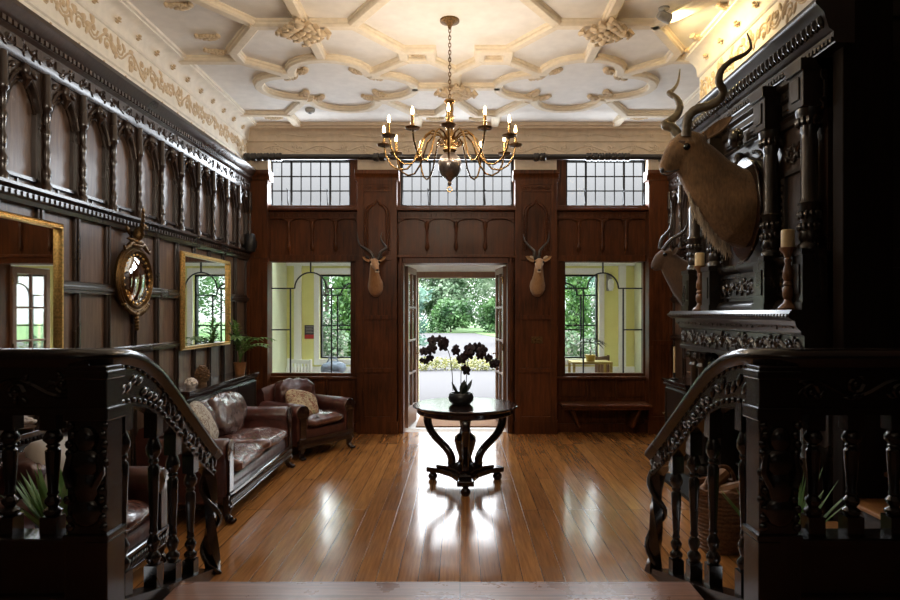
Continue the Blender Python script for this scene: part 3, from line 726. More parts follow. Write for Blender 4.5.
# overmantel
m = MB(FM); m.box(4.02, 6.18, 0, .035, 1.67, 3.32); fpart('back_board', m, 'oak', smooth=0)
m = MB(FM)
m.extr([(0,1.67),(.13,1.67),(.13,1.70),(.11,1.73),(.08,1.75),(.08,1.98),(.10,1.99),(.12,2.02),(.12,2.05),(0,2.05)], 4.02, 6.18)
for a, b in ((4.22,4.54),(4.74,5.52),(5.73,6.04)):
    for x0,x1,z0,z1 in ((a,b,1.775,1.79),(a,b,1.945,1.96),(a,a+.015,1.775,1.96),(b-.015,b,1.775,1.96)): m.box(x0,x1,.08,.10,z0,z1)
    vine(m, a+.03, b-.03, 1.865, .15, .088, .095, .009, 30, 1.5)
fpart('pedestal_panel', m, smooth=45)
cu = (4.12,4.63,5.63,6.13)
for u in cu:
    m = MB(FM); m.box(u-.085,u+.085,0,.19,1.67,2.07); m.box(u-.095,u+.095,0,.2,2.03,2.07); m.box(u-.095,u+.095,0,.2,1.67,1.72)
    m.box(u-.05,u+.05,.19,.198,1.78,1.97)
    m.lathe([(0,2.07),(.075,2.07),(.075,2.1),(.055,2.12),(.068,2.15),(.06,2.18),(.06,2.36),(.07,2.38),(.055,2.41),(.052,2.80),(.045,2.84),(.055,2.86),(.05,2.88),(.08,2.96),(.085,3.0),(0,3.0)], (u,.10,0), 14)
    for k in range(12):
        a = k*PI/6
        for z in (2.22,2.30): m.ell((u+.06*math.cos(a+z*9),.10+.06*math.sin(a+z*9),z),(.018,.018,.03),nu=5,nv=4)
        m.ell((u+.068*math.cos(a),.10+.068*math.sin(a),2.92),(.018,.018,.035),nu=5,nv=4)
    fpart('column', m, smooth=45)
m = MB(FM)                                            # centre arch and side bay frames
a, b = 4.76, 5.50; c = (a+b)/2; r = (b-a)/2; vs = 2.52
pts = [(c-r*math.cos(PI*k/18), vs+r*.98*math.sin(PI*k/18)) for k in range(19)]
for k in range(18):
    (x0,z0),(x1,z1) = pts[k], pts[k+1]
    m.loft([[(x0,.03,z0),(x0,.075,z0),(x0,.075,2.98),(x0,.03,2.98)], [(x1,.03,z1),(x1,.075,z1),(x1,.075,2.98),(x1,.03,2.98)]])
for k, d in ((1.0,.022),(.90,.016),(1.1,.014)):
    m.tube([(c+(x-c)*k,.08,vs+(z-vs)*k) for x,z in pts], d, 6, up=(0,1,0))
for x0, x1 in ((a-.05,a),(b,b+.05)): m.box(x0,x1,.03,.085,2.05,vs)
for s in (-1,1):
    for k in range(6): m.ell((c+s*(.2+.03*k),.085,2.93-.012*k*k*.3),(.028,.015,.016),Matrix.Rotation(s*(.4+.1*k),3,'Y'),6,4)
    for k in range(9): m.ell((c+s*(r+.025),.09,2.1+k*.05),(.015,.012,.018),nu=6,nv=4)
m.ell((c,.11,vs+r+.02),(.05,.05,.07)); m.tube([(c,.1,vs+r),(c,.13,vs+r-.08),(c,.10,vs+r-.16)],[.03,.04,.008],7)
for k in range(8): m.ell((c+.05*math.cos(k*PI/4),.12,3.09+.06*math.sin(k*PI/4)),(.03,.025,.03),nu=6,nv=4)
m.ell((c,.15,3.09),(.06,.05,.08)); 
for a, b in ((4.22,4.54),(5.73,6.04)):
    for x0,x1,z0,z1 in ((a,b,2.10,2.13),(a,b,2.64,2.67),(a,a+.03,2.10,2.67),(b-.03,b,2.10,2.67)): m.box(x0,x1,.03,.06,z0,z1)
    vine(m, a+.02, b-.02, 2.80, .22, .045, .15, .01, 33, 1.3); vine(m, a+.02, b-.02, 2.09, .06, .1, .1, .006, 34, 1.2)
    for s in (a-.02,b+.02):
        for k in range(10): m.ell((s,.05,2.12+k*.055),(.014,.014,.02),nu=6,nv=4)
fpart('arch_panel', m, smooth=45)
m = MB(FM)
m.extr([(0,2.98),(.07,2.98),(.07,3.02),(.09,3.04),(.06,3.06),(.06,3.16),(.08,3.18),(.08,3.24),(.11,3.27),(.11,3.31),(0,3.31)], 4.02, 6.18)
for u in cu: m.box(u-.09,u+.09,0,.19,3.0,3.31); m.box(u-.10,u+.10,0,.21,3.23,3.31); m.box(u-.05,u+.05,.19,.20,3.05,3.2)
for a, b in ((4.26,4.50),(4.80,5.0),(5.26,5.46),(5.77,6.0)): m.box(a,b,.06,.085,3.07,3.15); m.box(a+.03,b-.03,.085,.10,3.09,3.13)
fpart('entablature', m, smooth=0, bevel=.006)
m = MB(FM); m.extr([(0,3.31),(.12,3.31),(.13,3.35),(.13,3.38),(.16,3.40),(.19,3.50),(.22,3.53),(.24,3.55),(.24,3.58),(0,3.58)], 3.80, 6.26)
for k in range(40):
    u = 3.85+k*.06; m.ell((u,.175,3.455),(.022,.028,.045),Matrix.Rotation(-.35,3,'X'),7,5); m.box(u+.026,u+.034,.15,.19,3.42,3.5)
for k in range(60): m.box(3.81+k*.041,3.835+k*.041,.12,.14,3.32,3.35)
fpart('cornice', m, smooth=45)
# ---------------------------------------------------------------- stuffed heads
def chain(m, pts, n=14):
    """loft of elliptical sections: (x,y,z, half width, half height, pitch)"""
    rings = []
    for i, (x,y,z,a,b) in enumerate(pts):
        p0 = Vector(pts[max(i-1,0)][:3]); p1 = Vector(pts[min(i+1,len(pts)-1)][:3]); t = (p1-p0).normalized()
        if i == 0: t = Vector((0,-1,0))
        up = Vector((0,0,1)); sd = t.cross(up); sd = Vector((1,0,0)) if sd.length < .1 else sd.normalized(); up = sd.cross(t)
        ring = [Vector((x,y,z)) + sd*a*math.cos(2*PI*k/n) + up*b*math.sin(2*PI*k/n) for k in range(n)]
        for p in ring: p.y = min(p.y, -.012*i)          # the back stays flat on the shield
        rings.append(ring)
    m.loft(rings)
def ear(m, base, d, L, w, nrm):
    base = Vector(base); d = Vector(d).normalized(); nrm = Vector(nrm).normalized(); sd = d.cross(nrm).normalized(); rings = []
    for i in range(8):
        t = i/7; ww = w*(math.sin(PI*(.16+.84*t))**.7 if t < 1 else .02); cup = ww*.5
        ring = []
        for k in range(7):
            a = -1+k/3; ring.append(base + d*L*t + sd*ww*a + nrm*(-cup*(1-a*a)))
        for k in range(6,-1,-1):
            a = -1+k/3; ring.append(base + d*L*t + sd*ww*a*.9 + nrm*(-cup*(1-a*a)+.008+.004*(1-t)))
        rings.append(ring)
    m.loft(rings)
def head(name, label, loc, rz, skin, body, muzzle, sc, horns, hr, hmat, ears, eyes, nose, vox=.012, extra=None, shield=None):
    t = thing(name, label, 'mounted head', loc, rz)
    if shield:
        w, h, cz = shield; m = MB(); poly = []
        for k in range(24):
            a = 2*PI*k/24; s_ = math.sin(a); poly.append((w*math.cos(a)*(1 if s_ > 0 else 1-.35*s_*s_*s_*s_), cz+h*s_))
        m.prism(poly, -.03, .0); m.build('shield', M['mahogany'], t, bevel=.008)
    m = MB(); chain(m, body); chain(m, muzzle)
    for e in eyes:                                      # brow and cheek
        m.ell((e[0]*.86, e[1]+.02*sc, e[2]+.022*sc), (.035*sc,.045*sc,.028*sc))
    b = fuse(m.build('body', skin, t), vox)
    for h_ in horns:
        m = MB(); n = len(h_); pts = []
        for i in range(n-1):                            # smooth the horn curve
            p0,p1,p2,p3 = (Vector(h_[max(i-1,0)]),Vector(h_[i]),Vector(h_[i+1]),Vector(h_[min(i+2,n-1)]))
            for q in range(5):
                u = q/5; pts.append(.5*((2*p1)+(p2-p0)*u+(2*p0-5*p1+4*p2-p3)*u*u+(3*p1-p0-3*p2+p3)*u*u*u))
        pts.append(Vector(h_[-1])); k = len(pts)
        m.tube(pts, [hr*(1-(i/(k-1))**1.9*.88)*(1+.05*math.sin(i*2.4)*(i < k*.7)) for i in range(k)], 10)
        m.build('horn', hmat, t, smooth=60)
    for base, d, L, w, nr in ears:
        m = MB(); ear(m, base, d, L, w, nr); m.build('ear', skin, t, smooth=60)
    for e in eyes:
        m = MB(); m.ell(e, .019*sc+.007, nu=10, nv=8); m.build('eye', M['eye'], t, smooth=60)
    m = MB(); m.ell(nose[0], nose[1], nu=10, nv=7)
    m.build('nose', M['nose'], t, smooth=60)
    if extra: extra(t)
    return t
# greater antelope over the mantel: faces -X from the breast; local -y is into the room, local +x towards the camera
KL = Vector((2.30, 4.98, 2.50))
def loc_r(px, py, D, L):                                # point on a head mounted on a right-hand wall
    p = P(px, py, D); return (-(p.y-L.y), p.x-L.x, p.z-L.z)
near = [loc_r(*q, KL) for q in ((686,136,4.90),(688,118,4.87),(697,109,4.83),(708,106,4.79),(719,100,4.74),(723,91,4.70),(719,82,4.66),(721,71,4.63),(731,61,4.60),(745,54,4.56),(751,46,4.54),(747,33,4.52))]
far = [loc_r(*q, KL) for q in ((680,137,5.02),(673,128,5.04),(665,125,5.06),(670,121,5.08),(677,115,5.11),(680,106,5.14),(676,98,5.17),(669,93,5.20),(673,90,5.23),(678,82,5.26),(680,69,5.29))]
def beard(t):
    m = MB(); r = random.Random(5)
    for k in range(110):
        u = k/109; y = -.475+.33*u; z = .10-.41*u+.01*math.sin(u*9); x = r.uniform(-.03,.03)
        L = .10+.05*math.sin(u*PI)+r.uniform(0,.05)
        m.tube([(x,y,z+.05),(x+r.uniform(-.02,.02),y+.01,z-L*.4),(x+r.uniform(-.03,.03),y+r.uniform(0,.05),z-L)], [.010,.007,.001], 4)
    m.build('throat_fringe', M['kudu_pale'], t)
    for s in (-1,1):
        m = MB(); m.tube([(s*.040,-.664,.278),(s*.058,-.635,.272),(s*.070,-.60,.275),(s*.080,-.565,.285)], [.007,.007,.006,.003], 6); m.build('mouth', M['nose'], t)
        m = MB(); m.tube([(s*.06,-.56,.51),(s*.082,-.53,.495),(s*.094,-.49,.485)], [.014,.018,.008], 7); m.build('brow', M['darkfur'], t)
body = [(0,0,0,.25,.345),(0,-.05,.015,.245,.335),(0,-.13,.065,.21,.295),(0,-.22,.14,.165,.25),(0,-.31,.24,.13,.215),(0,-.38,.34,.11,.19),(0,-.43,.42,.10,.16),(0,-.46,.47,.08,.11)]
muz = [(0,-.34,.52,.05,.06),(0,-.40,.505,.09,.115),(0,-.47,.475,.10,.14),(0,-.53,.43,.09,.135),(0,-.58,.38,.072,.11),(0,-.625,.335,.06,.082),(0,-.655,.305,.056,.064),(0,-.672,.288,.036,.04)]
head('kudu_head', 'large stuffed antelope head with long spiral horns above the mantel', KL, -PI/2, M['kudu'], body, muz, 1.2,
     [near, far], .038, M['horn2'], [((.08,-.35,.55),(.55,.62,.45),.23,.06,(.4,-.75,.2)),((-.08,-.35,.55),(-.55,.62,.45),.23,.06,(-.4,-.75,.2))],
     [(.092,-.512,.462),(-.092,-.512,.462)], ((0,-.672,.305),(.040,.022,.03)), .012, beard, (.29,.42,-.02))
# smaller dark antelope beyond the chimneypiece
AL = Vector((2.90, 7.45, 2.02))
n2 = [loc_r(*q, AL) for q in ((663,250,7.42),(671,240,7.38),(682,233,7.33),(687,226,7.28),(689,211,7.22))]
f2 = [loc_r(*q, AL) for q in ((660,249,7.52),(662,239,7.56),(670,229,7.60),(672,216,7.64),(671,200,7.68))]
body = [(0,0,-.08,.2,.30),(0,-.08,-.05,.19,.28),(0,-.2,.04,.15,.22),(0,-.32,.16,.11,.16),(0,-.40,.25,.09,.125),(0,-.46,.30,.07,.08)]
muz = [(0,-.32,.30,.05,.05),(0,-.38,.315,.08,.095),(0,-.44,.29,.084,.11),(0,-.49,.255,.07,.10),(0,-.53,.215,.055,.078),(0,-.565,.18,.046,.058),(0,-.585,.165,.03,.034)]
def mane(t):
    m = MB(); r = random.Random(6)
    for k in range(70):
        u = k/69; y = -.42+.36*u; z = .12-.34*u; x = r.uniform(-.04,.04); L = .08+r.uniform(0,.06)
        m.tube([(x,y,z+.04),(x,y+.01,z-L*.4),(x+r.uniform(-.02,.02),y+.03,z-L)], [.012,.008,.001], 4)
    m.build('throat_fringe', M['darkfur'], t)
head('antelope_head', 'dark stuffed antelope head with lyre horns beside the far end of the mantel', AL, -PI/2, M['darkfur'], body, muz, 1.0,
     [n2, f2], .026, M['horn'], [((.07,-.36,.34),(.8,.15,.3),.13,.04,(.2,-.9,.1)),((-.07,-.36,.34),(-.8,.15,.3),.13,.04,(-.2,-.9,.1))],
     [(.074,-.46,.325),(-.074,-.46,.325)], ((0,-.583,.18),(.03,.018,.022)), .011, mane, (.2,.33,-.09))
# two small heads on the piers of the window wall, looking into the room
def wall_head(name, label, px, skin, turn, horns_px, earw, pale, upd):
    c = P(px, 282, 8.45); L = Vector((c.x, 8.43, c.z))
    cvt = lambda q: (P(q[0],q[1],q[2])-L)
    body = [(0,0,-.06,.105,.15),(0,-.035,-.05,.105,.15),(0,-.09,.0,.088,.12),(0,-.14,.09,.068,.092),(0,-.17,.17,.058,.078),(0,-.20,.235,.05,.06)]
    tx = math.sin(turn); f = lambda d: (tx*d)
    muz = [(f(-.03),-.15,.235,.03,.035),(0,-.19,.25,.058,.066),(f(.04),-.235,.235,.056,.064),(f(.09),-.285,.195,.043,.05),(f(.13),-.325,.16,.033,.038),(f(.16),-.352,.135,.027,.028),(f(.17),-.362,.125,.016,.018)]
    def ex(t):
        m = MB(); m.ell((0,-.085,-.14),(.045,.03,.04),nu=10,nv=7); m.build('chest_patch', M['cream_fur'], t, smooth=60)
        m = MB(); 
        m.ell((f(.155),-.340,.118),(.031,.026,.017),nu=8,nv=5); m.build('muzzle_patch', M['cream_fur'], t, smooth=60)
        if pale:
            m = MB(); m.ell((f(.10),-.302,.222),(.018,.05,.008),Matrix.Rotation(.75,3,'X'),8,5); m.build('face_blaze', M['cream_fur'], t, smooth=60)
        for s in (-1,1):
            m = MB(); m.ell((s*.044+f(.06),-.268,.222),(.014,.03,.012),Matrix.Rotation(.7,3,'X'),8,5); m.build('cheek_patch', M['cream_fur'], t, smooth=60)
            m = MB(); m.ell((s*.088,-.172,.318),(.035,.006,.018),Matrix.Rotation(-s*.5,3,'Y'),8,5); m.build('ear_lining', M['cream_fur' if pale else 'nose'], t, smooth=60)
    head(name, label, L, 0, skin, body, muz, .62, [[cvt(q) for q in h] for h in horns_px], .024, M['horn'],
         [((-.05,-.17,.27),(-.85,.1,.45),earw,.032,(-.1,-1,.1)),((.05,-.17,.27),(.85,.1,.45),earw,.032,(.1,-1,.1))],
         [(-.055+f(.05),-.247,.247),(.055+f(.05),-.247,.247)], ((f(.17),-.362,.137),(.020,.013,.014)), .008, ex)
wall_head('impala_head', 'small brown antelope head with kinked horns on the pier left of the doorway', 376, M['impala'], .42,
    [[(375,261,8.22),(373,257,8.22),(370,252,8.22),(364,248,8.24),(360,245,8.27),(358,239,8.31),(357,232,8.33)],[(377,261,8.22),(379,257,8.22),(381,252,8.22),(386,248,8.24),(383,243,8.27),(381,238,8.31),(382,232,8.33)]], .12, False, 0)
wall_head('gazelle_head', 'small fawn antelope head with white blaze on the pier right of the doorway', 537, M['impala2'], -.12,
    [[(536,260,8.23),(534.5,255,8.22),(534,251,8.22),(530,247,8.24),(525,241,8.28),(523,234,8.32)],[(538,260,8.23),(539.5,255,8.22),(540,251,8.22),(543,247,8.24),(548,241,8.28),(549,232,8.32)]], .14, True, 0)
# ---------------------------------------------------------------- chandelier
CH = Vector((-.09, 5.42, CZ))
ch = thing('chandelier', 'brass twelve-arm candle chandelier hanging on a chain from the ceiling', 'chandelier', CH)
m = MB(); m.lathe([(0,0),(.085,0),(.085,-.015),(.05,-.03),(.02,-.05),(.012,-.08),(0,-.08)], n=18); m.build('ceiling_rose', M['oldgilt'], ch)
m = MB(); z = -.07; k = 0
while z > -.70:                                        # links turn by a quarter each
    c = Matrix.Rotation(k*PI/2, 3, 'Z')
    m.tube([c @ Vector((.011*math.cos(a*PI/4), 0, z-.02+.022*math.sin(a*PI/4))) for a in range(8)], .0038, 5, loop=True, up=(0,1,0)); z -= .032; k += 1
m.build('chain', M['oldgilt'], ch)
m = MB(); m.lathe([(0,-.70),(.045,-.70),(.05,-.715),(.03,-.74),(.035,-.78),(.028,-.82),(.042,-.85),(.03,-.88),(.04,-.93),(.028,-.96),(.05,-1.0),(.055,-1.03),(.05,-1.08),(.06,-1.1),(.06,-1.14),(.035,-1.17),(0,-1.17)], n=16); m.build('stem', M['brass'], ch)
m = MB(); m.lathe([(0,-1.15),(.04,-1.16),(.085,-1.20),(.105,-1.25),(.1,-1.31),(.07,-1.36),(.03,-1.39),(.015,-1.41),(.02,-1.43),(0,-1.46)], n=20); m.build('ball', M['pewter'], ch)
m = MB(); m.tube([(0.022*math.cos(a*PI/5),0,-1.48+.022*math.sin(a*PI/5)) for a in range(10)], .005, 5, loop=True, up=(0,1,0)); m.build('ring', M['brass'], ch)
BULBS = []
for i in range(12):
    a = i*PI/6 - PI/2; ca, sa = math.cos(a), math.sin(a); hi = 0.0
    prof = [(.05,-1.05),(.10,-1.00),(.17,-.99),(.235,-1.04),(.27,-1.13),(.31,-1.23),(.37,-1.30),(.44,-1.31),(.51,-1.27),(.555,-1.19),(.575,-1.10+hi)]
    m = MB(); m.tube([(r*ca,r*sa,z) for r, z in prof], .0085, 7)
    sp = [(.09+.03*math.cos(q*.7)*(1-q/12),-1.08+.03*math.sin(q*.7)*(1-q/12)) for q in range(10)]; m.tube([(r*ca,r*sa,z) for r, z in sp], .006, 5)
    arm = m.build('arm', M['brass'], ch)
    c = (.575*ca,.575*sa,-1.10+hi)
    m = MB(); m.lathe([(0,-.01),(.02,-.01),(.055,.0),(.062,.012),(.058,.012),(.02,.006),(.022,.03),(.014,.03),(0,.03)], c, 14); m.build('drip_pan', M['oldgilt'], arm)
    m = MB(); m.lathe([(0,.03),(.012,.03),(.012,.115),(0,.115)], c, 10); m.build('candle_tube', M['brass'], arm)
    m = MB(); m.lathe([(0,.115),(.009,.118),(.0135,.135),(.010,.16),(.004,.178),(0,.182)], c, 10); m.build('bulb', M['bulb'], arm)
    BULBS.append(CH+Vector(c)+Vector((0,0,.22)))
# ---------------------------------------------------------------- stair balustrades
bal = [(0,0),(.045,0),(.045,.16),(.03,.165),(.042,.19),(.042,.21),(.022,.235),(.036,.27),(.038,.29),(.020,.325),(.026,.335),(.026,.345),(.021,.36),(.032,.60),(.034,.68),(.022,.70),(.03,.71),(.03,.72),(.024,.73),(.042,.76),(.044,.79),(.03,.83),(.022,.845),(.04,.85),(.04,1),(0,1)]
def baluster(m, x, y, z0, z1, k=1.0):
    h = z1-z0
    for r0, r1 in ((0,.15),(.86,1)): m.box(x-.036*k, x+.036*k, y-.036*k, y+.036*k, z0+h*r0, z0+h*r1)
    m.lathe([(r*k*.92, z0+h*(.15+.71*(z-.165)/.68)) for r, z in bal[3:-3]], (x,y,0), 12)
def lerp(tab, x):
    for (a,b),(c,d) in zip(tab, tab[1:]):
        if a <= x <= c: return b+(d-b)*(x-a)/(c-a)
    return tab[0][1] if x < tab[0][0] else tab[-1][1]
ZT = [(2.75,1.488),(2.92,1.482),(3.05,1.455),(3.2,1.385),(3.32,1.305),(3.43,1.214),(3.56,1.11),(3.7,1.0),(3.85,.88),(3.99,.775)]
ZB = [(2.75,1.21),(3.0,1.20),(3.12,1.175),(3.26,1.11),(3.43,.99),(3.68,.79),(3.95,.61)]
ZS = [(2.75,.36),(2.95,.30),(3.26,.21),(3.68,.10),(3.95,.03)]
def balustrade(name, label, xn, xe, xout, xs_main):
    s = 1 if xn > 0 else -1
    root = thing(name, label, 'balustrade', (xn,2.75,0)); T = Matrix.Translation((-xn,-2.75,0))
    X = lambda d: xn+(xe-xn)*(d-2.75)/1.2
    a, b = sorted((xout, xn))
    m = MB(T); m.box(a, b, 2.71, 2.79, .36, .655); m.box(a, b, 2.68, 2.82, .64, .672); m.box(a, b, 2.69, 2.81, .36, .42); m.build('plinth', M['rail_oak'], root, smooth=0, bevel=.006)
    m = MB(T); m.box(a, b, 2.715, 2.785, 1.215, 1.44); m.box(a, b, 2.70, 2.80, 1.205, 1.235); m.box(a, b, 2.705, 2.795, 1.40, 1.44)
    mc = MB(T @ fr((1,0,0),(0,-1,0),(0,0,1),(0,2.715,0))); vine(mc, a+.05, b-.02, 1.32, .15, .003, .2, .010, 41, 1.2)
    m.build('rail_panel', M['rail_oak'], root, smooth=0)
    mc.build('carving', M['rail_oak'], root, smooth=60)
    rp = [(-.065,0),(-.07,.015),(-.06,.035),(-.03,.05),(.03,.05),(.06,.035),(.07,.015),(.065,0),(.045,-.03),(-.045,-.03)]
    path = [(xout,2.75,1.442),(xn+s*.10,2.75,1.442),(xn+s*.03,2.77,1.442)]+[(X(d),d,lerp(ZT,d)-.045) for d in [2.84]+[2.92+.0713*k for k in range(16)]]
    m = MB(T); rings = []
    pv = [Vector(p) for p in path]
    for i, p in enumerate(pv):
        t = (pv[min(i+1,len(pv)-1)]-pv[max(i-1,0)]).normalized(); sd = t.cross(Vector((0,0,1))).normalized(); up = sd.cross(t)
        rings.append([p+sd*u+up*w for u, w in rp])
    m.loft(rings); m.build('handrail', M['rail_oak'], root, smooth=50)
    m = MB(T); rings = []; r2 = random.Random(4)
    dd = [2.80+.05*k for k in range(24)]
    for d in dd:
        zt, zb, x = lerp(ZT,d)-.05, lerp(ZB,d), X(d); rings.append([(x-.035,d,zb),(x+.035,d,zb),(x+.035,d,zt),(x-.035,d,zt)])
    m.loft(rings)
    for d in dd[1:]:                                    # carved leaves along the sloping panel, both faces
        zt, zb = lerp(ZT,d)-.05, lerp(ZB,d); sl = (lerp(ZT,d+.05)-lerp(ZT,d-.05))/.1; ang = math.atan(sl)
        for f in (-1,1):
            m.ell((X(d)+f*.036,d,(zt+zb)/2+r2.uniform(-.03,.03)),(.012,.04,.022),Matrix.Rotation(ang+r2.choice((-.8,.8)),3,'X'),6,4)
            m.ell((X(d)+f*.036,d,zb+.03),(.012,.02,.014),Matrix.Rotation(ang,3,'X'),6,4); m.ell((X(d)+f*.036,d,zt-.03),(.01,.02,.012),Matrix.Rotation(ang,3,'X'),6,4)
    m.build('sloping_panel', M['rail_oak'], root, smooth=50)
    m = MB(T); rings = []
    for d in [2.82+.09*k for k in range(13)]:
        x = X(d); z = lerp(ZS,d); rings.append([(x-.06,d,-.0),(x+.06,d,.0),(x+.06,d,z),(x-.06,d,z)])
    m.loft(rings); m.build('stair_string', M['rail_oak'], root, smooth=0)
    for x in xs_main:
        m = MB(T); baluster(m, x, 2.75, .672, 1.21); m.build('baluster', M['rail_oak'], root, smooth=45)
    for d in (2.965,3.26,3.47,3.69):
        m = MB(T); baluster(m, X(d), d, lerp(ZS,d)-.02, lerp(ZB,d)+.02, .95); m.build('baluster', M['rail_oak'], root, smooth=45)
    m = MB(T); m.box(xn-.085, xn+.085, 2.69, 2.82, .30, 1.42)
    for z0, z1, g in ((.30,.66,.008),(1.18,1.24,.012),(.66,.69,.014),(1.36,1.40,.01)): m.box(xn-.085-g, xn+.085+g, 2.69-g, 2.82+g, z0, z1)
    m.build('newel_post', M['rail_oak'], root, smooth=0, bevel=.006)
    m = MB(T); r2 = random.Random(9)                    # carved figure and strapwork on the newel
    for z, w, h in ((1.10,.05,.06),(1.0,.075,.07),(.90,.06,.09),(.79,.07,.07)): m.ell((xn,2.685,z),(w,.03,h),nu=10,nv=7)
    for f in (-1,1):
        m.tube([(xn+f*.06,2.68,1.04),(xn+f*.075,2.67,.96),(xn+f*.05,2.66,.90)], .017, 6)
        for k in range(12): m.ell((xn+f*.085*r2.uniform(.7,1),2.685,.72+.04*k),(.018,.012,.02),nu=6,nv=4)
    m.build('carved_figure', M['rail_oak'], root, smooth=60)
    m = MB(T); pts = []; n = 22                          # twisted terminal that sweeps down to the floor
    e0 = X(3.93)
    for k in range(n+1):
        t = k/n; pts.append((e0-s*.02*math.sin(t*PI*1.0)-s*.05*t*t+s*.02, 3.95+.02*math.sin(t*PI*2), .76*(1-t)))
    rings = []
    for k, p in enumerate(pts):
        t = k/n; a = t*3.4; w = .06*(1-.35*math.sin(t*PI)); h = .045
        rings.append([(p[0]+w*math.cos(a+q)*(1 if j % 2 else .75), p[1]+h*math.sin(a+q)*(1 if j % 2 else .75), p[2]) for j, q in enumerate([2*PI*j/8 for j in range(8)])])
    m.loft(rings)
    m.tube([(pts[k][0]+.055*math.cos(k*.55),pts[k][1]+.05*math.sin(k*.55),pts[k][2]) for k in range(n+1)], .016, 6); m.ell((pts[0][0],3.97,.75),(.06,.055,.06))
    m.build('scroll_terminal', M['rail_oak'], root, smooth=60)
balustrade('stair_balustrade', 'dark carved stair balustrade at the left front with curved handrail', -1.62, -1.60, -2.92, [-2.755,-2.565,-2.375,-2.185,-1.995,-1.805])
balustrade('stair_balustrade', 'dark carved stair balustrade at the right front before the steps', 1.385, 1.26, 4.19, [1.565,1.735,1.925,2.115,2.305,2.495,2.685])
# winding steps beyond the right balustrade
st = thing('staircase', 'wooden steps climbing to the right behind the right balustrade', 'stairs', (1.95,3.5,0))
for k in range(7):
    x = 1.95+.24*k; z = .165*(k+1); m = MB(Matrix.Translation((-1.95,-3.5,0)))
    m.box(x, x+.24 if k < 6 else 4.19, 3.02, 3.93, 0, z-.03); m.build('riser', M['rail_oak'], st, smooth=0)
    m = MB(Matrix.Translation((-1.95,-3.5,0))); m.box(x-.03, x+.24 if k < 6 else 4.19, 3.0, 3.94, z-.03, z); m.build('tread', M['stair_tread'], st, smooth=0, bevel=.01)
# ---------------------------------------------------------------- seating
def seat_unit(name, label, loc, rz, W, D, n, lm, cm, bm, arm_h=.62, seedk=0, group=None):
    t = thing(name, label, 'sofa' if n > 1 else 'armchair', loc, rz, group)
    aw = .16; yb = D/2; yf = -D/2
    m = MB(); m.box(-W/2+.03, W/2-.03, yf+.05, yb-.04, .15, .33); m.build('seat_base', lm, t, smooth=0, bevel=.02)
    m = MB(); m.box(-W/2+.02, W/2-.02, yf+.015, yf+.06, .13, .235)   # carved apron
    k = 0; x = -W/2+.05
    while x < W/2-.05:
        m.ell((x, yf+.014, .18), (.010,.012,.034), Matrix.Rotation(.5,3,'Y'), 6, 4); x += .034
    m.tube([(-W/2+.03,yf+.012,.232),(W/2-.03,yf+.012,.232)], .010, 6); m.tube([(-W/2+.03,yf+.012,.135),(W/2-.03,yf+.012,.135)], .008, 6)
    m.build('carved_apron', M['mahogany'], t, smooth=50)
    for s in (-1,1):
        xi = s*(W/2-aw); xo = s*W/2; cx = (xi+xo)/2
        poly = [(xi,.22),(xi,arm_h-.13)]+[(cx+.10*math.cos(a)*(1 if s > 0 else 1), arm_h-.095+.095*math.sin(a)) for a in ([PI+.35-(PI+.7)*k/12 for k in range(13)])][::(1 if s > 0 else -1)]+[(xo,arm_h-.13),(xo,.22)]
        if s < 0: poly = [(xi,.22),(xi,arm_h-.13)]+[(cx+.10*math.cos(a), arm_h-.095+.095*math.sin(a)) for a in ([-.35+(PI+.7)*k/12 for k in range(13)])]+[(xo,arm_h-.13),(xo,.22)]
        m = MB(); rings = []
        for i, (y, sc) in enumerate(((yf+.035,.94),(yf+.055,1),(yf+.3,1.0),(0,.99),(yb-.12,1.0))):
            rings.append([(cx+(px-cx)*sc, y, .22+(pz-.22)*(sc if sc < 1 else 1)) for px, pz in poly])
        m.loft(rings); arm = m.build('arm', lm, t, smooth=50)
        m = MB(); m.lathe([(0,0),(.06,0),(.085,.012),(.09,.022),(0,.03)], n=16)
        fM = Matrix.Translation((cx, yf+.04, arm_h-.095)) @ Matrix.Rotation(PI/2, 4, 'X')
        m.v = [fM @ p for p in m.v]; m.box(cx-.045, cx+.045, yf+.015, yf+.05, .2, arm_h-.12)
        m.build('arm_front', M['mahogany'], arm, smooth=50, bevel=.006)
        for y in (yf+.06, yb-.10):
            m = MB(); x = s*(W/2-.08); f = -1 if y < 0 else 1
            m.tube([(x,y,.17),(x+s*.01,y+f*.02,.12),(x+s*.005,y+f*.005,.06),(x+s*.02,y+f*.035,.025)], [.05,.042,.028,.035], 10)
            for q in (-1,0,1): m.ell((x+s*.02+q*.02,y+f*.06,.018),(.014,.028,.018),nu=7,nv=5)
            m.build('leg', M['mahogany'], t, smooth=60)
    m = MB(); rings = []
    for i in range(9):                                  # upholstered back, slightly bowed top
        a = i/8; x = -W/2+.05+(W-.1)*a; top = .76+.06*math.sin(PI*a); rings.append([(x,yb-.20,.28),(x,yb-.16,.55),(x,yb-.13,top-.05),(x,yb-.09,top),(x,yb-.03,top-.02),(x,yb-.0,top-.09),(x,yb-.02,.28)])
    m.loft(rings); m.build('backrest', lm, t, smooth=50)
    sw = (W-2*aw-.02)/n
    for i in range(n):
        m = MB(); x = -W/2+aw+.01+sw*(i+.5); cushion(m, (x, yf+.02+(D-.20)/2, .40), (sw-.012, D-.17, .17), seedk+i, .28, .030, 56, 26)
        m.build('seat_cushion', cm, t, smooth=70)
        m = MB(); Rm = Matrix.Rotation(-.30,3,'X'); cushion(m, (x, yb-.235, .66), (sw-.02, .19, .40), seedk+i+5, .45, .045, 52, 26, Rm, 6)
        m.build('back_cushion', bm, t, smooth=70)
    return t
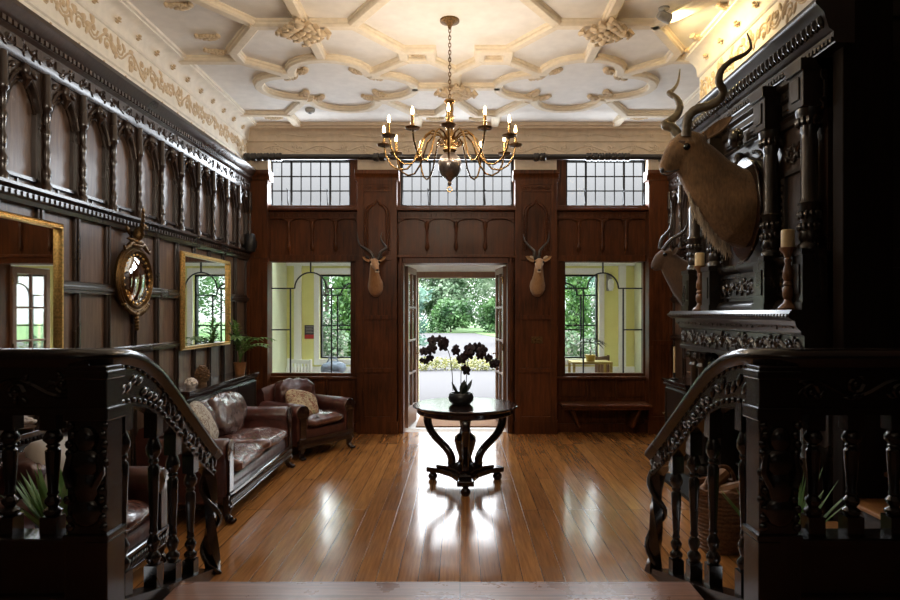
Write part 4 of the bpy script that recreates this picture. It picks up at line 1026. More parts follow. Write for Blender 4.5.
seat_unit('leather_sofa', 'worn oxblood leather sofa with two seat cushions along the left wall', (-2.165,5.74,0), PI/2, 1.86, .76, 2, M['leather'], M['leather2'], M['greyleather'], .66, 1)
seat_unit('leather_armchair', 'oxblood leather armchair turned to the room in the corner by the left window', (-1.86,7.46,0), math.radians(56), .90, .80, 1, M['leather'], M['leather2'], M['leather'], .62, 11)
seat_unit('leather_armchair', 'leather armchair half hidden behind the left front balustrade', (-2.31,3.72,0), PI/2, .88, .76, 1, M['leather'], M['leather2'], M['leather'], .64, 21)
def pillow(label, loc, rot, mt, w=.42, seed=0):
    m = MB(); cushion(m, (0,0,0), (w,w,.15), seed, .62, .012, 36, 16)
    o = m.build('scatter_cushion', mt, None, loc, rot, smooth=80); tag(o, label, 'cushion'); return o
pillow('pale floral tapestry cushion leaning on the back of the leather sofa', (-2.19,5.27,.70), (math.radians(66),math.radians(-10),PI/2+.25), M['tapestry2'], .40, 3)
pillow('beige floral tapestry cushion on the corner armchair', (-1.86,7.30,.585), (math.radians(40),math.radians(14),math.radians(38)), M['tapestry'], .40, 4)
pillow('pale satin cushion on the armchair behind the left balustrade', (-2.40,3.72,.70), (math.radians(66),.1,PI/2-.25), M['silk'], .42, 5)
pillow('gold satin cushion beside the pale one behind the left balustrade', (-2.27,3.92,.66), (math.radians(60),-.15,PI/2-.1), M['gold_silk'], .36, 6)
# ---------------------------------------------------------------- mirrors on the left wall
def gilt_mirror(label, u0, u1, v0, v1, bead):
    L = (LX+.05, (u0+u1)/2, v0); T = Matrix.Translation(-Vector(L)) @ LW
    t = thing('gilt_mirror', label, 'mirror', L, 0)
    f = .042; m = MB(T); pr = [(-f*.5,0),(-f*.5,.018),(-f*.3,.03),(-f*.1,.026),(f*.2,.042),(f*.42,.04),(f*.5,.02),(f*.5,0)]
    cs = [(u0+f/2,v0+f/2),(u1-f/2,v0+f/2),(u1-f/2,v1-f/2),(u0+f/2,v1-f/2)]
    m.sweep([(a,.055,b) for a,b in cs], pr, True, upv=(0,1,0))
    m.build('frame', M['gilt'], t, smooth=30)
    m = MB(T); m.box(u0+f*.6, u1-f*.6, .052, .062, v0+f*.6, v1-f*.6); m.build('mirror_glass', M['mirror'], t, smooth=0)
gilt_mirror('large gilt framed mirror at the left edge of the photo', 3.08, 4.46, 1.26, 2.29, 1)
gilt_mirror('gilt framed mirror beside the potted palm', 6.36, 7.69, 1.26, 2.29, 0)
cm_ = (LX+.05, 5.44, 1.945); T = Matrix.Translation(-Vector(cm_)) @ LW
t = thing('convex_mirror', 'round convex mirror topped by a dark gilt eagle on the panelling', 'mirror', cm_, 0)
def wl(m, pr, n=36): m.v = [T @ Vector((5.44+p.x, .05+p.z, 1.945+p.y)) for p in m.v]
m = MB(); m.lathe([(.225,0),(.285,0),(.29,.03),(.275,.05),(.26,.045),(.245,.065),(.235,.04),(.225,.035),(.225,.0)], n=40); wl(m, 0); m.build('round_frame', M['oldgilt'], t)
m = MB(); m.lathe([(.19,0),(.226,0),(.226,.038),(.215,.045),(.2,.03),(.19,.03),(.19,0)], n=40); wl(m, 0); m.build('ebonised_slip', M['mahogany'], t)
m = MB()
for k in range(24): a = k*PI/12; m.ell((.215*math.cos(a),.215*math.sin(a),.045),.011,nu=7,nv=5)
m.tube([(.215*math.cos(k*PI/24),.215*math.sin(k*PI/24),.04) for k in range(48)], .004, 5, loop=True)
wl(m, 0); m.build('bead_ring', M['gilt'], t, smooth=60)
m = MB(); m.lathe([(0,.075)]+[(.2*math.sin(.75*k/10)/math.sin(.75), .03+.045*(math.cos(.75*k/10)-math.cos(.75))/(1-math.cos(.75))) for k in range(1,11)]+[(.2,.0),(0,0)], n=36); wl(m, 0); m.build('mirror_glass', M['mirror'], t, smooth=30)
m = MB(T)
q = lambda u, w, v: (5.44+u, .05+w, 1.945+v)
m.ell(q(0,.06,.40),(.045,.05,.07),Matrix.Rotation(.3,3,'Y')); m.ell(q(.045,.08,.47),(.03,.03,.03)); m.tube([q(.06,.085,.475),q(.09,.09,.46),q(.095,.09,.44)],[.014,.01,.003],6)
for s in (-1,1):
    for k in range(6): m.ell(q(-.05+s*.02-.02*k,.06+s*.05+s*.012*k,.42+.032*k),(.05-.004*k,.012,.02),Matrix.Rotation(.9+.05*k,3,'Y'),7,5)
for k in range(4): m.ell(q(-.06-.02*k,.05,.34-.0*k),(.05,.02,.012),Matrix.Rotation(-.4+.15*k,3,'Y'),7,5)
m.ell(q(0,.05,.325),(.09,.04,.03)); m.ell(q(0,.05,.295),(.12,.03,.02)); m.build('eagle', M['oldgilt'], t, smooth=60)
m = MB(T); r = random.Random(8)
for s in (-1,1):
    m.tube([q(s*.03,.05,.31),q(s*.10,.05,.31),q(s*.16,.05,.27),q(s*.2,.05,.25),q(s*.22,.05,.28)],[.02,.022,.018,.014,.005],7)
    for k in range(8): a = -PI/2+s*(.08+.09*k); m.ell(q(.30*math.cos(a),.045,.30*math.sin(a)),(.03,.016,.022),Matrix.Rotation(r.uniform(0,3),3,'Y'),7,5)
for k in range(5): m.ell(q(0,.045,-.31-.03*k),(.045-.008*k,.022,.022),nu=8,nv=5)
m.ell(q(0,.05,.305),(.05,.03,.03),nu=8,nv=5)
for k in range(14): a = -PI/2-.7+k*.1077; m.ell(q(.292*math.cos(a),.03,.292*math.sin(a)),(.03,.02,.02),nu=6,nv=4)
m.tube([q(-.04,.05,.31),q(.04,.05,.31)],.02,6); m.tube([q(.29*math.cos(PI/2+k*.2),.03,.29*math.sin(PI/2+k*.2)) for k in range(17)],.012,5); m.build('acanthus_ornament', M['oldgilt'], t, smooth=60)
# ---------------------------------------------------------------- low cabinets along the left wall
def cabinet(label, x0, x1, y0, y1, h, name='console', face='x+', nd=2):
    L = ((x0+x1)/2, (y0+y1)/2, 0); T = Matrix.Translation(-Vector(L)); t = thing(name, label, 'cabinet', L)
    s = 1 if face == 'x+' else -1; xf = x1 if s > 0 else x0
    m = MB(T); m.box(x0 if s > 0 else x0+.02, x1-.02 if s > 0 else x1, y0+.02, y1-.02, .05, h-.03); m.build('body', M['black_oak'], t, smooth=0, bevel=.006)
    m = MB(T); m.box(x0 if s > 0 else x0-.02, x1+.02 if s > 0 else x1, y0-.01, y1+.01, h-.03, h); k = y0
    m.box(min(xf,xf-s*.02)-.004, max(xf,xf-s*.02)+.004, y0, y1, h-.075, h-.03)
    while k < y1-.03: m.ell((xf+s*.008,k+.02,h-.052),(.01,.014,.016),nu=6,nv=4); k += .035
    m.build('top', M['mahogany'], t, smooth=40, bevel=.005)
    for i in range(nd):
        a = y0+.04+(y1-y0-.08)*i/nd; b = y0+.04+(y1-y0-.08)*(i+1)/nd
        m = MB(T); m.box(*sorted((xf-s*.02,xf-s*.002)), a+.01, b-.01, .10, h-.10)
        for c, d, e, f in ((a+.01,a+.05,.10,h-.10),(b-.05,b-.01,.10,h-.10),(a+.05,b-.05,.10,.15),(a+.05,b-.05,h-.15,h-.10)): m.box(*sorted((xf-s*.01,xf+s*.006)), c, d, e, f)
        d_ = m.build('door', M['black_oak'], t, smooth=0, bevel=.004)
        m = MB(T); m.ell((xf+s*.018,b-.03,h*.55),.014,nu=8,nv=6); m.build('knob', M['brass'], d_, smooth=60)
    m = MB(T); m.box(*(sorted((x0,x1-.03)) if s > 0 else sorted((x0+.03,x1))), y0+.03, y1-.03, 0, .05); m.build('plinth', M['black_oak'], t, smooth=0)
cabinet('dark console behind the far end of the sofa carrying the palm', LX+.06, -2.57, 5.86, 7.86, .905, nd=3)
cabinet('dark console behind the left balustrade carrying white flowers', LX+.06, -2.72, 3.2, 4.42, .90)
cabinet('small dark cupboard in the corner right of the right window', 2.36, RX-.09, 6.46, 7.18, .90, 'side_cupboard', 'x-', 1)
# ---------------------------------------------------------------- plants
def pot(m, r0, r1, h, t=.012):
    m.lathe([(0,0),(r0,0),(r0+(r1-r0)*.5,h*.5),(r1,h*.94),(r1*1.04,h),(r1*1.02,h),(r1-t,h*.95),(r1-t,h*.85),(0,h*.85)], n=20)
c = P(241,373,7.6); L = Vector((-2.68,7.55,.905))
t = thing('potted_palm', 'small green palm in a copper brown pot on the far console', 'plant', L)
m = MB(); pot(m, .055, .075, .145); m.build('pot', M['terracotta'], t)
m = MB(); m.lathe([(0,.12),(.06,.12),(.06,.125),(0,.13)], n=14); m.build('soil', M['soil'], t)
r = random.Random(17)
for k in range(13):
    a = k*2.4+r.uniform(-.3,.3); rise = r.uniform(.30,.56); out = r.uniform(.18,.36); bx, by = math.cos(a), math.sin(a)
    if bx < -.25: out *= .35
    if by > .8: out *= .7
    pts = [Vector((bx*out*u**1.5, by*out*u**1.5, .12+rise*(1.5*u-.55*u*u*(1.6 if out > .22 else 1)))) for u in [i/9 for i in range(10)]]
    m = MB(); m.tube(pts, [.006*(1-.7*i/9) for i in range(10)], 5)
    for i in range(3,10):
        tg = (pts[i]-pts[i-1]).normalized(); sd = tg.cross(Vector((0,0,1))).normalized()
        for s in (-1,1): m.leaf(pts[i], tg*.75+sd*s*.8, Vector((0,0,1)), .17*(1-.05*i), .034, 4, .35)
    m.leaf(pts[-1], pts[-1]-pts[-2], Vector((bx,by,.5)), .11, .024, 4, .2)
    for v in m.v: v.x = max(v.x, -.13+.02*math.sin(v.z*40))   # fronds lie against the wall side
    m.build('frond', M['leafgreen'], t, smooth=60)
# orchid
L = Vector((.01,5.98,.772))
t = thing('potted_orchid', 'orchid darkened as if backlit, with arching flower stems in a squat charcoal bowl', 'plant', L)
m = MB(); m.lathe([(0,0),(.085,0),(.115,.03),(.122,.06),(.115,.095),(.105,.108),(.097,.108),(.1,.09),(0,.085)], n=24); m.build('bowl', M['darkpot'], t)
m = MB(); m.lathe([(0,.08),(.098,.084),(.098,.09),(0,.098)], n=14); m.build('soil', M['soil'], t)
for a, Lf, w in ((2.5,.16,.05),(.6,.19,.07),(1.3,.17,.075),(5.2,.15,.06),(3.9,.13,.05),(.1,.15,.05)):
    m = MB(); m.leaf((.03*math.cos(a),.03*math.sin(a),.09), (math.cos(a)*.55,math.sin(a)*.4,.9), (math.cos(a),math.sin(a),-.5), Lf, w, 6, .12); m.build('leaf', M['leafdark'], t, smooth=60)
def spray(pts, nf, seed):
    pts = [Vector(p) for p in pts]; m = MB(); sp = []
    for i in range(len(pts)-1):
        p0,p1,p2,p3 = pts[max(i-1,0)],pts[i],pts[i+1],pts[min(i+2,len(pts)-1)]
        for q in range(6):
            u = q/6; sp.append(.5*((2*p1)+(p2-p0)*u+(2*p0-5*p1+4*p2-p3)*u*u+(3*p1-p0-3*p2+p3)*u*u*u))
    sp.append(pts[-1]); m.tube(sp, .0045, 6); stem = m.build('flower_stem', M['stem'], t); r = random.Random(seed)
    n = len(sp)
    for k in range(nf):
        i = int(n*(.42+.57*k/(nf-1))); i = min(i, n-1); c = sp[i] + Vector((r.uniform(-.04,.04), r.uniform(-.05,.05), r.uniform(-.05,.03)))
        R3 = Matrix.Rotation(r.uniform(-.8,.8),3,'Z') @ Matrix.Rotation(r.uniform(-.4,.4),3,'X'); m = MB(); sz = .050*(1-.5*(k/(nf-1))**2)
        for q in range(5):
            a = 2*PI*q/5+PI/2; w = .62 if q in (1,4) else .42
            m.ell(c + R3 @ Vector((math.cos(a)*sz*.62,0,math.sin(a)*sz*.62)), (sz*.62,.004,sz*w), R3 @ Matrix.Rotation(-a,3,'Y'), 8, 5)
        m.ell(c + R3 @ Vector((0,-.008,-.004)), (sz*.28,.012,sz*.3), R3, 7, 5); m.build('flower', M['petal'], stem, smooth=60)
pz = lambda x, y, d=0: (P(x,y,5.98)-L+Vector((0,d,0)))
spray([pz(453,391),pz(452,372),pz(450,357),pz(446,347),pz(440,343),pz(433,345,-.05),pz(427,352,-.07),pz(424,362,-.08)], 11, 1)
spray([pz(461,391),pz(461,374),pz(462,362),pz(457,352,.04),pz(452,347,.06)], 4, 2)
spray([pz(466,390),pz(467,370),pz(469,356),pz(474,350),pz(482,352,-.04),pz(489,359,-.06),pz(496,366,-.07)], 11, 3)
# strap-leaved plants behind the balustrades
def strap_plant(label, loc, ph, pr, n, Lf, seed, spread=.5):
    t = thing('potted_plant', label, 'plant', loc); m = MB(); pot(m, pr*.75, pr, ph); m.build('pot', M['darkpot'], t)
    m = MB(); m.lathe([(0,ph*.84),(pr*.9,ph*.84),(pr*.88,ph*.87),(0,ph*.88)], n=14); m.build('soil', M['soil'], t); r = random.Random(seed)
    for k in range(n):
        a = r.uniform(0,2*PI); tl = r.uniform(.15,1)*spread
        m = MB(); m.leaf((pr*.3*math.cos(a),pr*.3*math.sin(a),ph*.86), (math.cos(a)*tl,math.sin(a)*tl,1), (math.cos(a),math.sin(a),-.4), Lf*r.uniform(.7,1.1), .038, 7, .25*tl, .2)
        for v in m.v: v.y = max(v.y, 2.83-loc[1])
        m.build('leaf', M['strap'], t, smooth=60)
strap_plant('green strap-leaved plant in a dark pot behind the left balustrade', (-1.95,3.06,0), .62, .12, 46, .42, 3, .75)
strap_plant('green strap-leaved plant behind the carved newel of the right balustrade', (1.60,3.10,0), .50, .12, 50, .50, 4, .7)
# ---------------------------------------------------------------- round table
TX, TY = .05, 5.97
t = thing('round_table', 'dark polished round pedestal table in the middle of the floor', 'table', (TX,TY,0))
m = MB(); m.lathe([(0,.745),(.47,.745),(.49,.748),(.503,.757),(.503,.766),(.495,.772),(0,.772)], n=64); m.build('table_top', M['mahogany'], t, smooth=30)
m = MB(); m.lathe([(.0,.69),(.455,.69),(.462,.70),(.462,.735),(.47,.745),(0,.745)], n=64); m.build('frieze_rim', M['mahogany'], t, smooth=30)
m = MB(); m.lathe([(0,.16),(.10,.16),(.11,.19),(.07,.22),(.06,.27),(.085,.34),(.105,.42),(.10,.46),(.055,.50),(.045,.55),(.065,.66),(.09,.69),(0,.69)], n=24); m.build('column', M['mahogany'], t)
m = MB(); poly = []
for i in range(3):
    a0 = -PI/2+i*2*PI/3
    for q in (-.16,.16): poly.append((.40*math.cos(a0)+(-q)*.5*math.sin(a0), .40*math.sin(a0)+q*.5*math.cos(a0)))
    for k in range(1,8):
        u = k/8; a = a0+2*PI/3*u; rr = .40-.24*math.sin(PI*u)**.6; poly.append((rr*math.cos(a), rr*math.sin(a)))
m.plate(poly, .085, .135); m.plate([(x*.75,y*.75) for x,y in poly], .135, .165); m.build('triform_base', M['mahogany'], t, smooth=0, bevel=.01)
for i in range(3):
    a = -PI/2+i*2*PI/3; ca, sa = math.cos(a), math.sin(a)
    m = MB(); rings = []; cv = [(.42,.69,.05),(.435,.62,.05),(.43,.55,.047),(.39,.47,.044),(.31,.40,.042),(.22,.34,.042),(.16,.27,.045),(.14,.20,.05),(.17,.15,.05)]
    for k, (rr, z, w) in enumerate(cv):
        p0 = cv[max(k-1,0)]; p1 = cv[min(k+1,len(cv)-1)]; tx, tz = p1[0]-p0[0], p1[1]-p0[1]; q = math.hypot(tx,tz); nx, nz = -tz/q, tx/q
        rings.append([((rr+nx*w*e)*ca-f*.035*sa, (rr+nx*w*e)*sa+f*.035*ca, z+nz*w*e) for e, f in ((-.8,-.8),(-.8,.8),(-.4,1),(.4,1),(.8,.8),(.8,-.8),(.4,-1),(-.4,-1))])
    m.loft(rings); m.build('scroll_leg', M['mahogany'], t, smooth=50, sub=1)
    m = MB(); m.lathe([(0,0),(.03,0),(.045,.02),(.045,.045),(.025,.07),(.035,.085),(0,.085)], (.37*ca,.37*sa,0), 14); m.build('foot', M['mahogany'], t)
# ---------------------------------------------------------------- small things
def candlestick(label, x, y, z, h=.42):
    t = thing('candlestick', label, 'candlestick', (x,y,z)); k = h/.42
    m = MB(); m.lathe([(0,0),(.062,0),(.065,.012),(.05,.03),(.03,.045),(.022,.07),(.034,.10),(.036,.14),(.022,.16),(.03,.17),(.03,.18),(.02,.195),(.034,.22),(.03,.27),(.018,.31),(.024,.335),(.018,.35),(.03,.38),(.05,.405),(.052,.42),(0,.42)], n=18); m.build('turned_stem', M['turned'], t)
    m = MB(); m.lathe([(0,.42),(.042,.42),(.043,.43),(.042,.535),(.036,.54),(.012,.535),(0,.533)], n=18); c = m.build('candle', M['wax'], t)
    m = MB(); m.tube([(0,0,.53),(.002,0,.545),(.005,0,.552)], .002, 5); m.build('wick', M['iron'], c)
candlestick('turned wooden candlestick with ivory candle nearest the camera on the mantel', 2.205, 4.17, 1.67)
candlestick('turned wooden candlestick with ivory candle at the far end of the mantel', 2.235, 5.78, 1.67)
t = thing('taper_holder', 'slim candle in a small holder on the corner cupboard', 'candle', (2.43,7.03,.90))
m = MB(); m.lathe([(0,0),(.045,0),(.045,.008),(.012,.02),(.012,.06),(.02,.075),(0,.075)], n=14); m.build('holder', M['iron'], t)
m = MB(); m.lathe([(0,.075),(.011,.075),(.010,.36),(.003,.37),(0,.37)], n=10); m.build('candle', M['wax'], t)
m = MB(); m.lathe([(0,0),(.05,0),(.055,.012),(.10,.07),(.135,.11),(.13,.112),(.095,.075),(.04,.02),(0,.018)], n=24)
o = m.build('bowl', M['copper'], None, (2.60,6.72,.90)); tag(o, 'shallow copper coloured bowl on the corner cupboard', 'bowl')
# log basket
t = thing('log_basket', 'wicker log basket with hoop handle behind the right newel post', 'basket', (1.83,4.36,0))
m = MB(); rings = []
for j in range(15):
    z = .40*j/14; rr = .14+.05*(j/14)
    m.tube([(rr*math.cos(a*PI/12)*(1+.012*(-1)**(a+j)), rr*math.sin(a*PI/12)*(1+.012*(-1)**(a+j)), z+.014) for a in range(24)], .015, 5, loop=True)
m.lathe([(0,0),(.14,0),(.14,.01),(0,.012)], n=20); m.build('woven_body', M['wicker'], t, smooth=60)
m = MB()
for f in (0,PI): m.tube([(.195*math.cos(a*PI/12), .195*math.sin(a*PI/12), .425+.012*math.sin(a*1.7+f)) for a in range(24)], .016, 6, loop=True)
m.build('rim', M['wicker'], t)
m = MB(); m.tube([(.19*math.cos(a)*.8, .19*math.cos(a)*.6, .42+.15*math.sin(a)) for a in [PI*k/14 for k in range(15)]], .014, 6); m.build('handle', M['wicker'], t)
r = random.Random(2)
for k, (x, y, a) in enumerate(((-.04,-.05,.3),(.06,.02,1.2),(-.02,.07,2.2))):
    m = MB(); m.lathe([(0,-.15),(.045,-.15),(.048,0),(.045,.15),(0,.15)], n=9)
    o = m.build('log', M['log'], None, (1.83+x,4.36+y,.36+.035*k), (PI/2-.35,0,a)); tag(o, ['split log lying low at the front of the wicker basket','split log in the middle of the wicker basket','split log topmost in the wicker basket'][k], 'log', 'logs in the wicker basket')
# ornaments on the consoles
def coral(label, loc, s, seed, mt='coral'):
    m = MB(); r = random.Random(seed)
    for k in range(26):
        a, b = r.uniform(0,2*PI), r.uniform(.1,1.4); d = Vector((math.cos(a)*math.cos(b), math.sin(a)*math.cos(b), math.sin(b)))
        m.ell(Vector((0,0,s*.35))+d*s*.6, (s*.26,s*.26,s*.2), nu=7, nv=5)
    m.lathe([(0,0),(s*.5,0),(s*.6,s*.3),(0,s*.6)], n=10)
    return m
o = coral('', 0, .085, 1).build('coral_ornament', M['coral'], None, (-2.70,6.22,.905), smooth=60); tag(o, 'whitish rounded coral ornament on the far console', 'ornament')
m = MB()
for k in range(60):
    a = k*2.4; h = k/60; rr = .065*math.sin(PI*(.15+.8*h)); m.ell((rr*math.cos(a), rr*math.sin(a), .02+.17*h), (.022,.022,.012), Matrix.Rotation(a,3,'Z') @ Matrix.Rotation(-.6,3,'Y'), 6, 4)
m.lathe([(0,0),(.045,0),(.045,.1),(0,.18)], n=10)
o = m.build('cone_ornament', M['pinecone'], None, (-2.69,6.47,.905), smooth=60); tag(o, 'brown scaly cone ornament beside the white coral', 'ornament')
t = thing('flower_bowl', 'bowl of white flowers on the console behind the left balustrade', 'flowers', (-2.80,3.95,.90))
m = MB(); m.lathe([(0,0),(.05,0),(.075,.012),(.085,.022),(.075,.022),(.06,.014),(0,.012)], n=16); m.build('bowl', M['copper'], t)
r = random.Random(12)
for k in range(12):
    m = MB(); a = k*2.4; q = .075*math.sqrt((k+.5)/12); c = Vector((q*math.cos(a), q*math.sin(a), .03+.045*(1-k/12)+r.uniform(0,.015)))
    for j in range(7): b = j*2*PI/7; m.ell(c+Vector((.014*math.cos(b),.014*math.sin(b),0)),(.016,.016,.012),nu=6,nv=4)
    m.ell(c+Vector((0,0,.006)),.012,nu=6,nv=4); m.build('flower', M['coral'], t, smooth=60)
# curtain pole below the frieze
py_ = 8.28; zz = 1.65+156*py_/F
t = thing('curtain_pole', 'long dark carved pole running across the top of the window wall', 'pole', (0,py_,zz))
m = MB(); m.tube([(LX+.06,0,0),(2.80,0,0)], .038, 14); m.build('rod', M['black_oak'], t)
for x0, n in ((-2.84,6),(-1.12,2),(1.02,2),(1.72,7)):
    m = MB()
    for k in range(n): m.lathe([(0,-.04),(.045,-.04),(.056,-.02),(.05,0),(.058,.02),(.045,.04),(0,.04)], n=12); 
    Rm = Matrix.Rotation(PI/2,4,'Y'); nn = len(m.v)//n
    m.v = [Rm @ p + Vector((x0+.085*(i//nn),0,0)) for i, p in enumerate(m.v)]
    m.build('carved_collar', M['black_oak'], t, smooth=60)
for x in (-2.78,-1.13,1.03,2.72):
    m = MB(); m.box(x-.02,x+.02,.0,.17,-.02,.02); m.build('bracket', M['black_oak'], t, smooth=0)
# window benches
for x0, x1, lab in ((-2.56,-1.44,'fixed wooden window bench under the left window behind the armchair'),(1.36,2.54,'fixed wooden window bench under the right window')):
    L = ((x0+x1)/2, 8.42, 0); T = Matrix.Translation(-Vector(L)); t = thing('window_bench', lab, 'bench', L)
    m = MB(T); m.box(x0, x1, 8.19, 8.56, .40, .435); m.box(x0+.02, x1-.02, 8.22, 8.25, .36, .40); m.build('seat', M['oak2'], t, smooth=0, bevel=.01)
    for s, x in ((1,x0+.12),(-1,x1-.12)):
        m = MB(T); m.prism([(x-.02,.40),(x+.02,.40),(x+s*.12+.02,.12),(x+s*.12-.02,.12)], 8.26, 8.54); m.build('bracket', M['oak2'], t, smooth=0, bevel=.006)
# speaker, switch, smoke detector, ceiling spot
L = P(250,243,8.25); t = thing('wall_speaker', 'small black rounded speaker on the corner pier at the left', 'speaker', L)
m = MB(); m.lathe([(0,-.12),(.055,-.12),(.068,-.10),(.072,0),(.068,.10),(.055,.12),(0,.12)], n=18); m.build('housing', M['blackplastic'], t)
m = MB(); m.box(-.012,.012,.05,.20,-.015,.015); m.box(-.03,.03,.185,.20,-.05,.05); m.build('bracket', M['iron'], t, smooth=0)
c = P(537,340,8.45); t = thing('light_switch', 'small brass double light switch on the pier right of the doorway', 'switch', (c.x,8.45,c.z))
m = MB(); m.box(-.075,.075,-.012,.0,-.045,.045); m.build('plate', M['oldgilt'], t, smooth=0, bevel=.004)
for x in (-.025,.025):
    m = MB(); m.ell((x,-.016,0),(.010,.014,.010),nu=8,nv=6); m.build('toggle', M['brass'], t, smooth=60)
c = P(310,112,7.78); t = thing('smoke_detector', 'small grey smoke detector on the ceiling', 'smoke detector', (c.x,7.78,CZ))
m = MB(); m.lathe([(0,0),(.06,0),(.062,-.02),(.05,-.04),(.03,-.05),(0,-.05)], n=20); m.build('housing', M['grey'], t)
m = MB(); m.lathe([(0,-.05),(.02,-.05),(.02,-.058),(0,-.058)], n=12); m.build('sensor', M['blackplastic'], t)
SP = P(664,10,5.2); SP.z = CZ
t = thing('ceiling_spotlight', 'lit swivel spotlight on the ceiling near the top right', 'spotlight', SP)
m = MB(); m.lathe([(0,0),(.045,0),(.045,-.015),(.01,-.02),(.01,-.06),(0,-.06)], n=16); m.build('base', M['grey'], t)
dS = Vector((.75,.25,-.16)).normalized(); qS = dS.to_track_quat('Z','Y').to_matrix().to_4x4()
m = MB(Matrix.Translation((0,0,-.075)) @ qS); m.lathe([(0,-.055),(.03,-.055),(.038,-.03),(.042,.06),(.036,.06),(.034,.03),(0,.03)], n=18); m.build('lamp_head', M['grey'], t)
m = MB(Matrix.Translation((0,0,-.075)) @ qS); m.lathe([(0,.032),(.03,.032),(.03,.045),(0,.05)], n=16); m.build('bulb', M['spotglow'], t)
# ---------------------------------------------------------------- in the porch
m = MB(); m.box(-.64,.60,8.95,10.25,0,.018); o = m.build('doormat', M['coir'], None, smooth=0, bevel=.006); tag(o, 'large brown coir doormat on the porch floor beyond the doorway', 'mat')
c = P(309.5,332,PY-.02); L = (c.x, PY-.012, c.z); t = thing('notice', 'small dark notice with a red lower half on the yellow porch wall', 'sign', L)
m = MB(); m.box(-.085,.085,0,.012,-.115,.115); m.build('board', M['slate'], t, smooth=0)
m = MB(); m.box(-.08,.08,-.004,0,-.11,-.045); m.build('red_panel', M['red'], t, smooth=0)
m = MB()
for k in range(5): m.box(-.065,.065-.02*(k%2),-.004,0,.085-.025*k,.093-.025*k)
m.build('grey_lines', M['paper'], t, smooth=0)
L = Vector((2.50,PY-.05,2.18)); t = thing('porch_wall_lamp', 'grey wall lamp high on the porch wall seen through the right window', 'lamp', L)
m = MB(); m.box(-.04,.04,.0,.05,-.16,.12); m.tube([(0,0,.05),(0,-.07,.08),(0,-.10,.02)], .014, 7); m.build('bracket', M['grey'], t, smooth=40)
m = MB(); m.lathe([(0,-.16),(.03,-.16),(.05,-.10),(.05,.0),(.03,.03),(0,.03)], (0,-.10,0), 14); m.build('lamp_shade', M['white'], t)
# white slatted chair low in the left window, table with a dark plant in the right one
def porch_chair(label, loc, rz, mt):
    t = thing('garden_chair', label, 'chair', loc, rz)
    m = MB(); m.box(-.24,.24,-.24,.24,.42,.45); m.build('seat', mt, t, smooth=0, bevel=.006)
    for x in (-.22,.22):
        for y in (-.22,.22): m = MB(); m.box(x-.018,x+.018,y-.018,y+.018,0,.42 if y < 0 else .95); m.build('leg', mt, t, smooth=0)
        m = MB(); m.box(x-.025,x+.025,-.24,.22,.64,.665); m.box(x-.015,x+.015,-.22,-.19,.45,.64); m.build('armrest', mt, t, smooth=0)
    m = MB(); m.box(-.2,.2,.205,.235,.88,.94); m.box(-.2,.2,.205,.235,.52,.56)
    for k in range(6): m.box(-.175+.065*k,-.15+.065*k,.21,.23,.56,.88)
    m.build('backrest', mt, t, smooth=0)
porch_chair('white slatted chair in the porch seen at the foot of the left window', (-2.55,9.25,0), -.5, M['white'])
m = MB(); cushion(m, (0,0,0), (.36,.30,.22), 9, .6, .05, 24, 12); m.tube([(-.1,0,.08),(-.06,0,.17),(.06,0,.17),(.1,0,.08)], .012, 6)
o = m.build('cloth_bag', M['bluegrey'], None, (-2.0,9.75,.765), smooth=70)
tag(o, 'blue grey bag on the low porch shelf seen through the left window', 'bag')
m = MB(); m.box(-2.35,-1.55,9.55,9.98,.585,.615)
for x in (-2.32,-1.58):
    for y in (9.58,9.95): m.box(x-.02,x+.02,y-.02,y+.02,0,.585)
o = m.build('porch_shelf', M['white'], None, smooth=0); tag(o, 'low white shelf table in the porch beneath the blue grey bag', 'table')
L = Vector((2.0,9.55,0)); t = thing('gold_table', 'gold framed table in the porch under the dark leaved plant', 'table', L)
m = MB(); m.box(-.3,.3,-.22,.22,.88,.91); m.build('table_top', M['gold'], t, smooth=0)
for x in (-.28,.28):
    for y in (-.2,.2): m = MB(); m.box(x-.018,x+.018,y-.018,y+.018,0,.88); m.build('leg', M['gold'], t, smooth=0)
L = Vector((2.0,9.50,.91)); t = thing('dark_plant', 'dark broad-leaved plant on the gold table seen through the right window', 'plant', L)
m = MB(); pot(m, .06,.08,.10); m.build('pot', M['gold'], t)
m = MB(); m.tube([(0,0,.08),(.01,0,.2),(-.01,0,.32)], .008, 6); m.build('stem', M['stem'], t); r = random.Random(31)
for k in range(15):
    a = k*2.4; m = MB(); m.leaf((0,0,.26+.005*k), (math.cos(a),.5*math.sin(a),.35-.3*r.random()), (0,0,1), .30, .055, 6, .55); m.build('leaf', M['leafdark'], t, smooth=60)
porch_chair('dark wooden chair in the porch at the right edge of the right window', (2.5,10.0,0), .9, M['frame_wood'])
